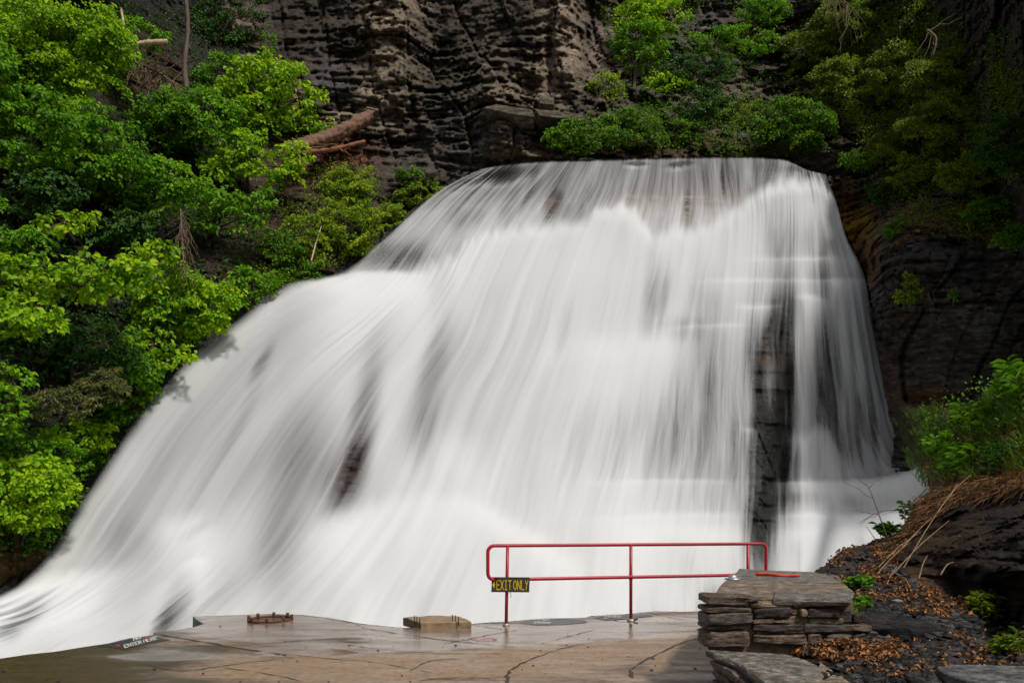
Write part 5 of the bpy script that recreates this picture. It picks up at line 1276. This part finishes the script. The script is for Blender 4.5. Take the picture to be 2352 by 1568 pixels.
litter("orange brown fallen leaves piled between the wall and the low step", bank, [([(1740,1482),(1960,1470),(2080,1488),(2075,1505),(2000,1525),(1930,1520),(1850,1508),(1760,1495)], 3000), ([(1950,1480),(2352,1440),(2352,1560),(1950,1560)], 900)], .036, 52, .40, flat=None)
litter("dry brown leaves lying on the slope and ledge above", slope, [([(2200,1080),(2352,1040),(2420,1100),(2400,1200),(2150,1160)], 2600), ([(2120,1040),(2352,960),(2352,1060),(2140,1110)], 900)], .10, 53, .45)
litter("orange dry leaves strewn along the top of the overhang", right, [([(2040,575),(2100,530),(2250,460),(2352,480),(2352,510),(2200,530),(2080,560)], 1100)], .12, 54, .42)
litter("brown leaves on the soil around the fallen log", back, [([(640,380),(700,340),(860,300),(860,380),(760,420),(660,430)], 900), ([(560,690),(640,660),(700,640),(620,700)], 200), ([(280,150),(420,150),(440,260),(300,240)], 350), ([(1300,300),(1850,310),(1850,360),(1300,350)], 900)], .11, 55, .45)

# shale chips on the bank
rng = np.random.default_rng(9)
u, v, p = scatter(bank, [(1890,1310),(2000,1255),(2050,1300),(2150,1370),(2240,1400),(2352,1440),(2352,1568),(1900,1568),(1970,1470)], 2600, rng)
_u = rng.uniform(-100, 1620, 110); _v = 1420 + 148 * rng.random(110) ** .8
_g = PZ(_u, _v, 0.0); _k = inpoly(_g[:, 0], _g[:, 1], OUTL); _g = _g[_k]; _g[:, 2] = plat_z(_g[:, 0], _g[:, 1]) + .004
n0 = len(p); p = np.concatenate([p, _g]); m = len(p); a = rng.random(m) * 6.28; L = .02 + .05 * rng.random(m) ** 2; L[n0:] = .004 + .014 * rng.random(m - n0) ** 3
D = np.stack([np.cos(a), np.sin(a) * .6, .2 * rng.standard_normal(m)], 1); D = unit(D); N = unit(np.array([0, -.4, .9]) + .35 * rng.standard_normal((m, 3))); Sd = unit(np.cross(D, N)); N = np.cross(Sd, D)
q = [p + D * L[:, None] * x + Sd * L[:, None] * y + N * z * L[:, None] for z in (-.12, .22) for x, y in ((-1, -.4), (.8, -.6), (1, .4), (-.6, .6))]
V = np.stack(q, 1).reshape(-1, 3); i = np.arange(m)[:, None] * 8
F = np.stack([i + f for f in ([4, 5, 6, 7], [0, 1, 5, 4], [1, 2, 6, 5], [2, 3, 7, 6], [3, 0, 4, 7])], 1).reshape(-1, 4)
cc = np.repeat((np.array([.07, .066, .066]) * (.4 + 1.6 * rng.random((m, 1)) ** 1.5)), 8, 0)
tag(mesh_obj("shale_chips", V, F, M_bank, attrs={"Col": ('FLOAT_COLOR', 'POINT', cc)}, smooth=False), "loose dark shale chips and grit scattered over the bank and the platform", "rock chips", kind='stuff')

# ------------------------------------------------------------------ logs, dead branches, dry stalks
def branch(name, label, cat, pts, r0, r1, mat, n=24, seg=10, wob=.02, seed=1, subs=(), group=None, barky=0):
    rng = np.random.default_rng(seed); pt = catmull(np.array(pts, float), n)
    W = P(pt[:, 0], pt[:, 1], pt[:, 2]); Ln = np.linalg.norm(W[-1] - W[0])
    rad = np.linspace(r0, r1, n) * (1 + .25 * (rng.random(n) - .5))
    o = []
    V, F = tube(W, 0, seg, radii=rad); V = V + wob * (np.stack([vn(V[:, 0] * 5, V[:, 1] * 5, V[:, 2] * 14 + k, seed) for k in range(3)], -1) - .5)
    if barky:
        k = np.arange(n * seg); ci = k // seg; an = k % seg; ctr = W[ci]
        f = 1 + barky * (vn(an * 1.1, ci * .12, an * 0, seed) - .5) * 2 + .6 * barky * (vn(an * 2.3, ci * .5, an * 0, seed + 1) - .5) * 2
        for e, sg_ in ((0, -1), (n - 1, 1)):
            m_ = ci == e; V[:n * seg][m_] += (W[e] - W[e - sg_]) / np.linalg.norm(W[e] - W[e - sg_]) * (.45 * (vn(an[m_] * .8, e, 0, seed + 2) - .3))[:, None]
        V[:n * seg] = ctr + (V[:n * seg] - ctr) * f[:, None]
    o.append((V, F))
    for (i, du, dv, dY, rr) in subs:
        b = pt[i]; Q = P(b[0], b[1], b[2]); E = P(b[0] + du, b[1] + dv, b[2] + dY); o.append(limb(Q, E, rr, rr * .3, rng, seg=6, n=7))
    V, F = ljoin(o); ob = mesh_obj(name, V, F, mat); tag(ob, label, cat, group); return ob
branch("fallen_log", "thick fallen brown log resting against the cliff above the soil slope", "log", [(668,345,28.6),(730,327,29.2),(790,300,29.8),(850,268,30.6)], .32, .24, M_log, n=60, seg=26, wob=.03, seed=4, barky=.16, subs=[(6,90,-10,.2,.05),(14,60,-2,-.2,.04),(30,-30,26,-.3,.03),(44,-50,34,-.3,.03)])
branch("broken_branch", "splintered reddish branch jammed under the fallen log", "branch", [(690,352,28.7),(760,344,29.0),(838,325,29.4)], .12, .06, flat_mat("red_wood", (.22, .08, .03), .8, .4, 5), seed=5, wob=.06, subs=[(8,-40,14,0,.05),(14,30,18,-.3,.04)])
branch("dead_limb", "pale bare bent limb among the leaves at upper left", "branch", [(285,116,25.8),(310,103,26),(345,98,26.2),(385,97,26.4)], .05, .11, M_barkpale, seed=6)
bn = [(300,140,25.5),(350,160,25.6),(400,190,25.8)]
rb_ = np.random.default_rng(3); subs = [(int(rb_.integers(0, 23)), float(rb_.uniform(-70, 70)), float(rb_.uniform(-40, 60)), float(rb_.uniform(-.5, .5)), .018) for _ in range(90)]
branch("brushwood", "tangled dead brushwood in the gap of the upper left trees", "brushwood", bn, .05, .03, M_twig, seed=7, subs=subs)
branch("dead_tree", "slim dark dead tree with broken stubs rising behind the brushwood", "dead tree", [(430,215,27.5),(425,150,28),(432,60,28.5),(425,-20,29)], .11, .07, M_bark, seed=8, subs=[(5,-60,-30,-.3,.03),(8,50,-20,-.3,.03),(12,-50,-20,0,.03),(16,45,20,0,.03)])
subs = [(int(rb_.integers(0, 23)), float(rb_.uniform(-45, 45)), float(rb_.uniform(10, 110)), float(rb_.uniform(-.5, .3)), .012) for _ in range(44)]
branch("hanging_vines", "dry brown vines hanging in the dark hollow left of the falls", "vine", [(415,480,21.8),(418,540,21.4),(425,640,21)], .022, .012, M_twig, seed=9, subs=subs)
for i, (pts, r0, lab) in enumerate([([(278,20,26.5),(284,60,26),(280,100,26)], .05, "pale thin trunk at the top, right of the corner tree"), ([(105,0,24),(112,40,24),(110,90,24)], .05, "pale thin trunk in the top left corner"), ([(715,600,26.5),(725,560,26.8),(738,520,27)], .035, "pale slanting sapling stem beside the left shoulder shrub")]):
    branch("dead_sapling", lab, "sapling", pts, r0, r0 * .6, M_barkpale if i < 9 else M_bark, seed=20 + i)
subs = [(int(rb_.integers(0, 23)), float(rb_.uniform(-35, 35)), float(rb_.uniform(40, 120)), float(rb_.uniform(-.5, .3)), .018) for _ in range(22)]
branch("hanging_vines", "bare grey creepers hanging at the top right of the lip shrubs", "vine", [(1905,-20,31.5),(1935,0,31.2),(1960,20,31)], .03, .02, M_twig, seed=10, subs=subs)
branch("root_tangle", "dry rusty root tuft sticking out of the right cliff near the top", "root", [(2130,70,25),(2150,90,24.8),(2142,130,24.8)], .05, .02, M_twig, seed=11, subs=[(3,-30,50,0,.02),(6,-20,60,0,.02),(9,-10,50,0,.02),(2,60,-40,0,.015),(1,80,-30,0,.015)])
subs = [(int(rb_.integers(0, 23)), float(rb_.uniform(-30, 30)), float(rb_.uniform(20, 90)), float(rb_.uniform(-.4, .1)), .016) for _ in range(20)]
branch("root_tangle", "dangling dry roots under the overhang plant", "root", [(2060,650,24.6),(2100,640,24.2),(2140,650,24)], .012, .010, M_twig, seed=12, subs=subs)
stalks = [((2060,1330,7.9),(2200,1110,9.2)),((2010,1310,8.1),(2115,1220,8.6)),((2040,1330,7.6),(2180,1195,8.1)),((1990,1350,7.5),(2085,1248,8.4)),((2110,1330,7.0),(2130,1275,7.3)),((2070,1260,8.6),(2190,1150,9.4)),((2150,1180,8.4),(2230,1090,9)),((2030,1360,7.2),(2060,1300,7.5)),((2205,1230,7.2),(2150,1260,7.4)),((2090,1350,6.9),(2070,1325,7.0)),((2160,1320,6.7),(2190,1290,6.9))]
for i, (a_, b_) in enumerate(stalks):
    mid_ = [(a_[j] + b_[j]) / 2 + (0, -8, 0)[j] for j in range(3)]
    branch("dry_stalk", "dry tan stalks leaning across the leaf strewn bank ridge", "stalk", [a_, mid_, b_], .008, .003, M_stalk, n=10, seg=6, wob=.0, seed=40 + i, group="dry stalks on the bank ridge")
subs = [(8,-60,-10,0,.006),(12,-70,-40,0,.005),(16,50,-50,.2,.006),(18,-40,-30,0,.005)]
branch("bare_twig", "bare thin twigs sticking up before the water at the bank tip", "twig", [(2038,1235,9),(2022,1190,9),(2000,1130,9.1),(1988,1110,9.1)], .009, .003, M_twig, n=22, seg=5, wob=0, seed=60, subs=subs)
branch("bare_twig", "short bare twig left of the palm like sprig on the bank", "twig", [(2018,1252,9.2),(2005,1230,9.2),(1990,1208,9.2)], .007, .003, M_twig, n=8, seg=5, wob=0, seed=61)
subs = [(10,-40,14,0,.005),(14,-60,30,0,.005),(19,-20,20,0,.004)]
branch("bare_twig", "long dark twig arching from the right bank over the white water", "twig", [(2130,1120,12),(2080,1165,12),(2020,1175,12),(1975,1200,12)], .012, .004, M_rodd, n=24, seg=5, wob=0, seed=62, subs=subs)
print("leaves", LC[0])
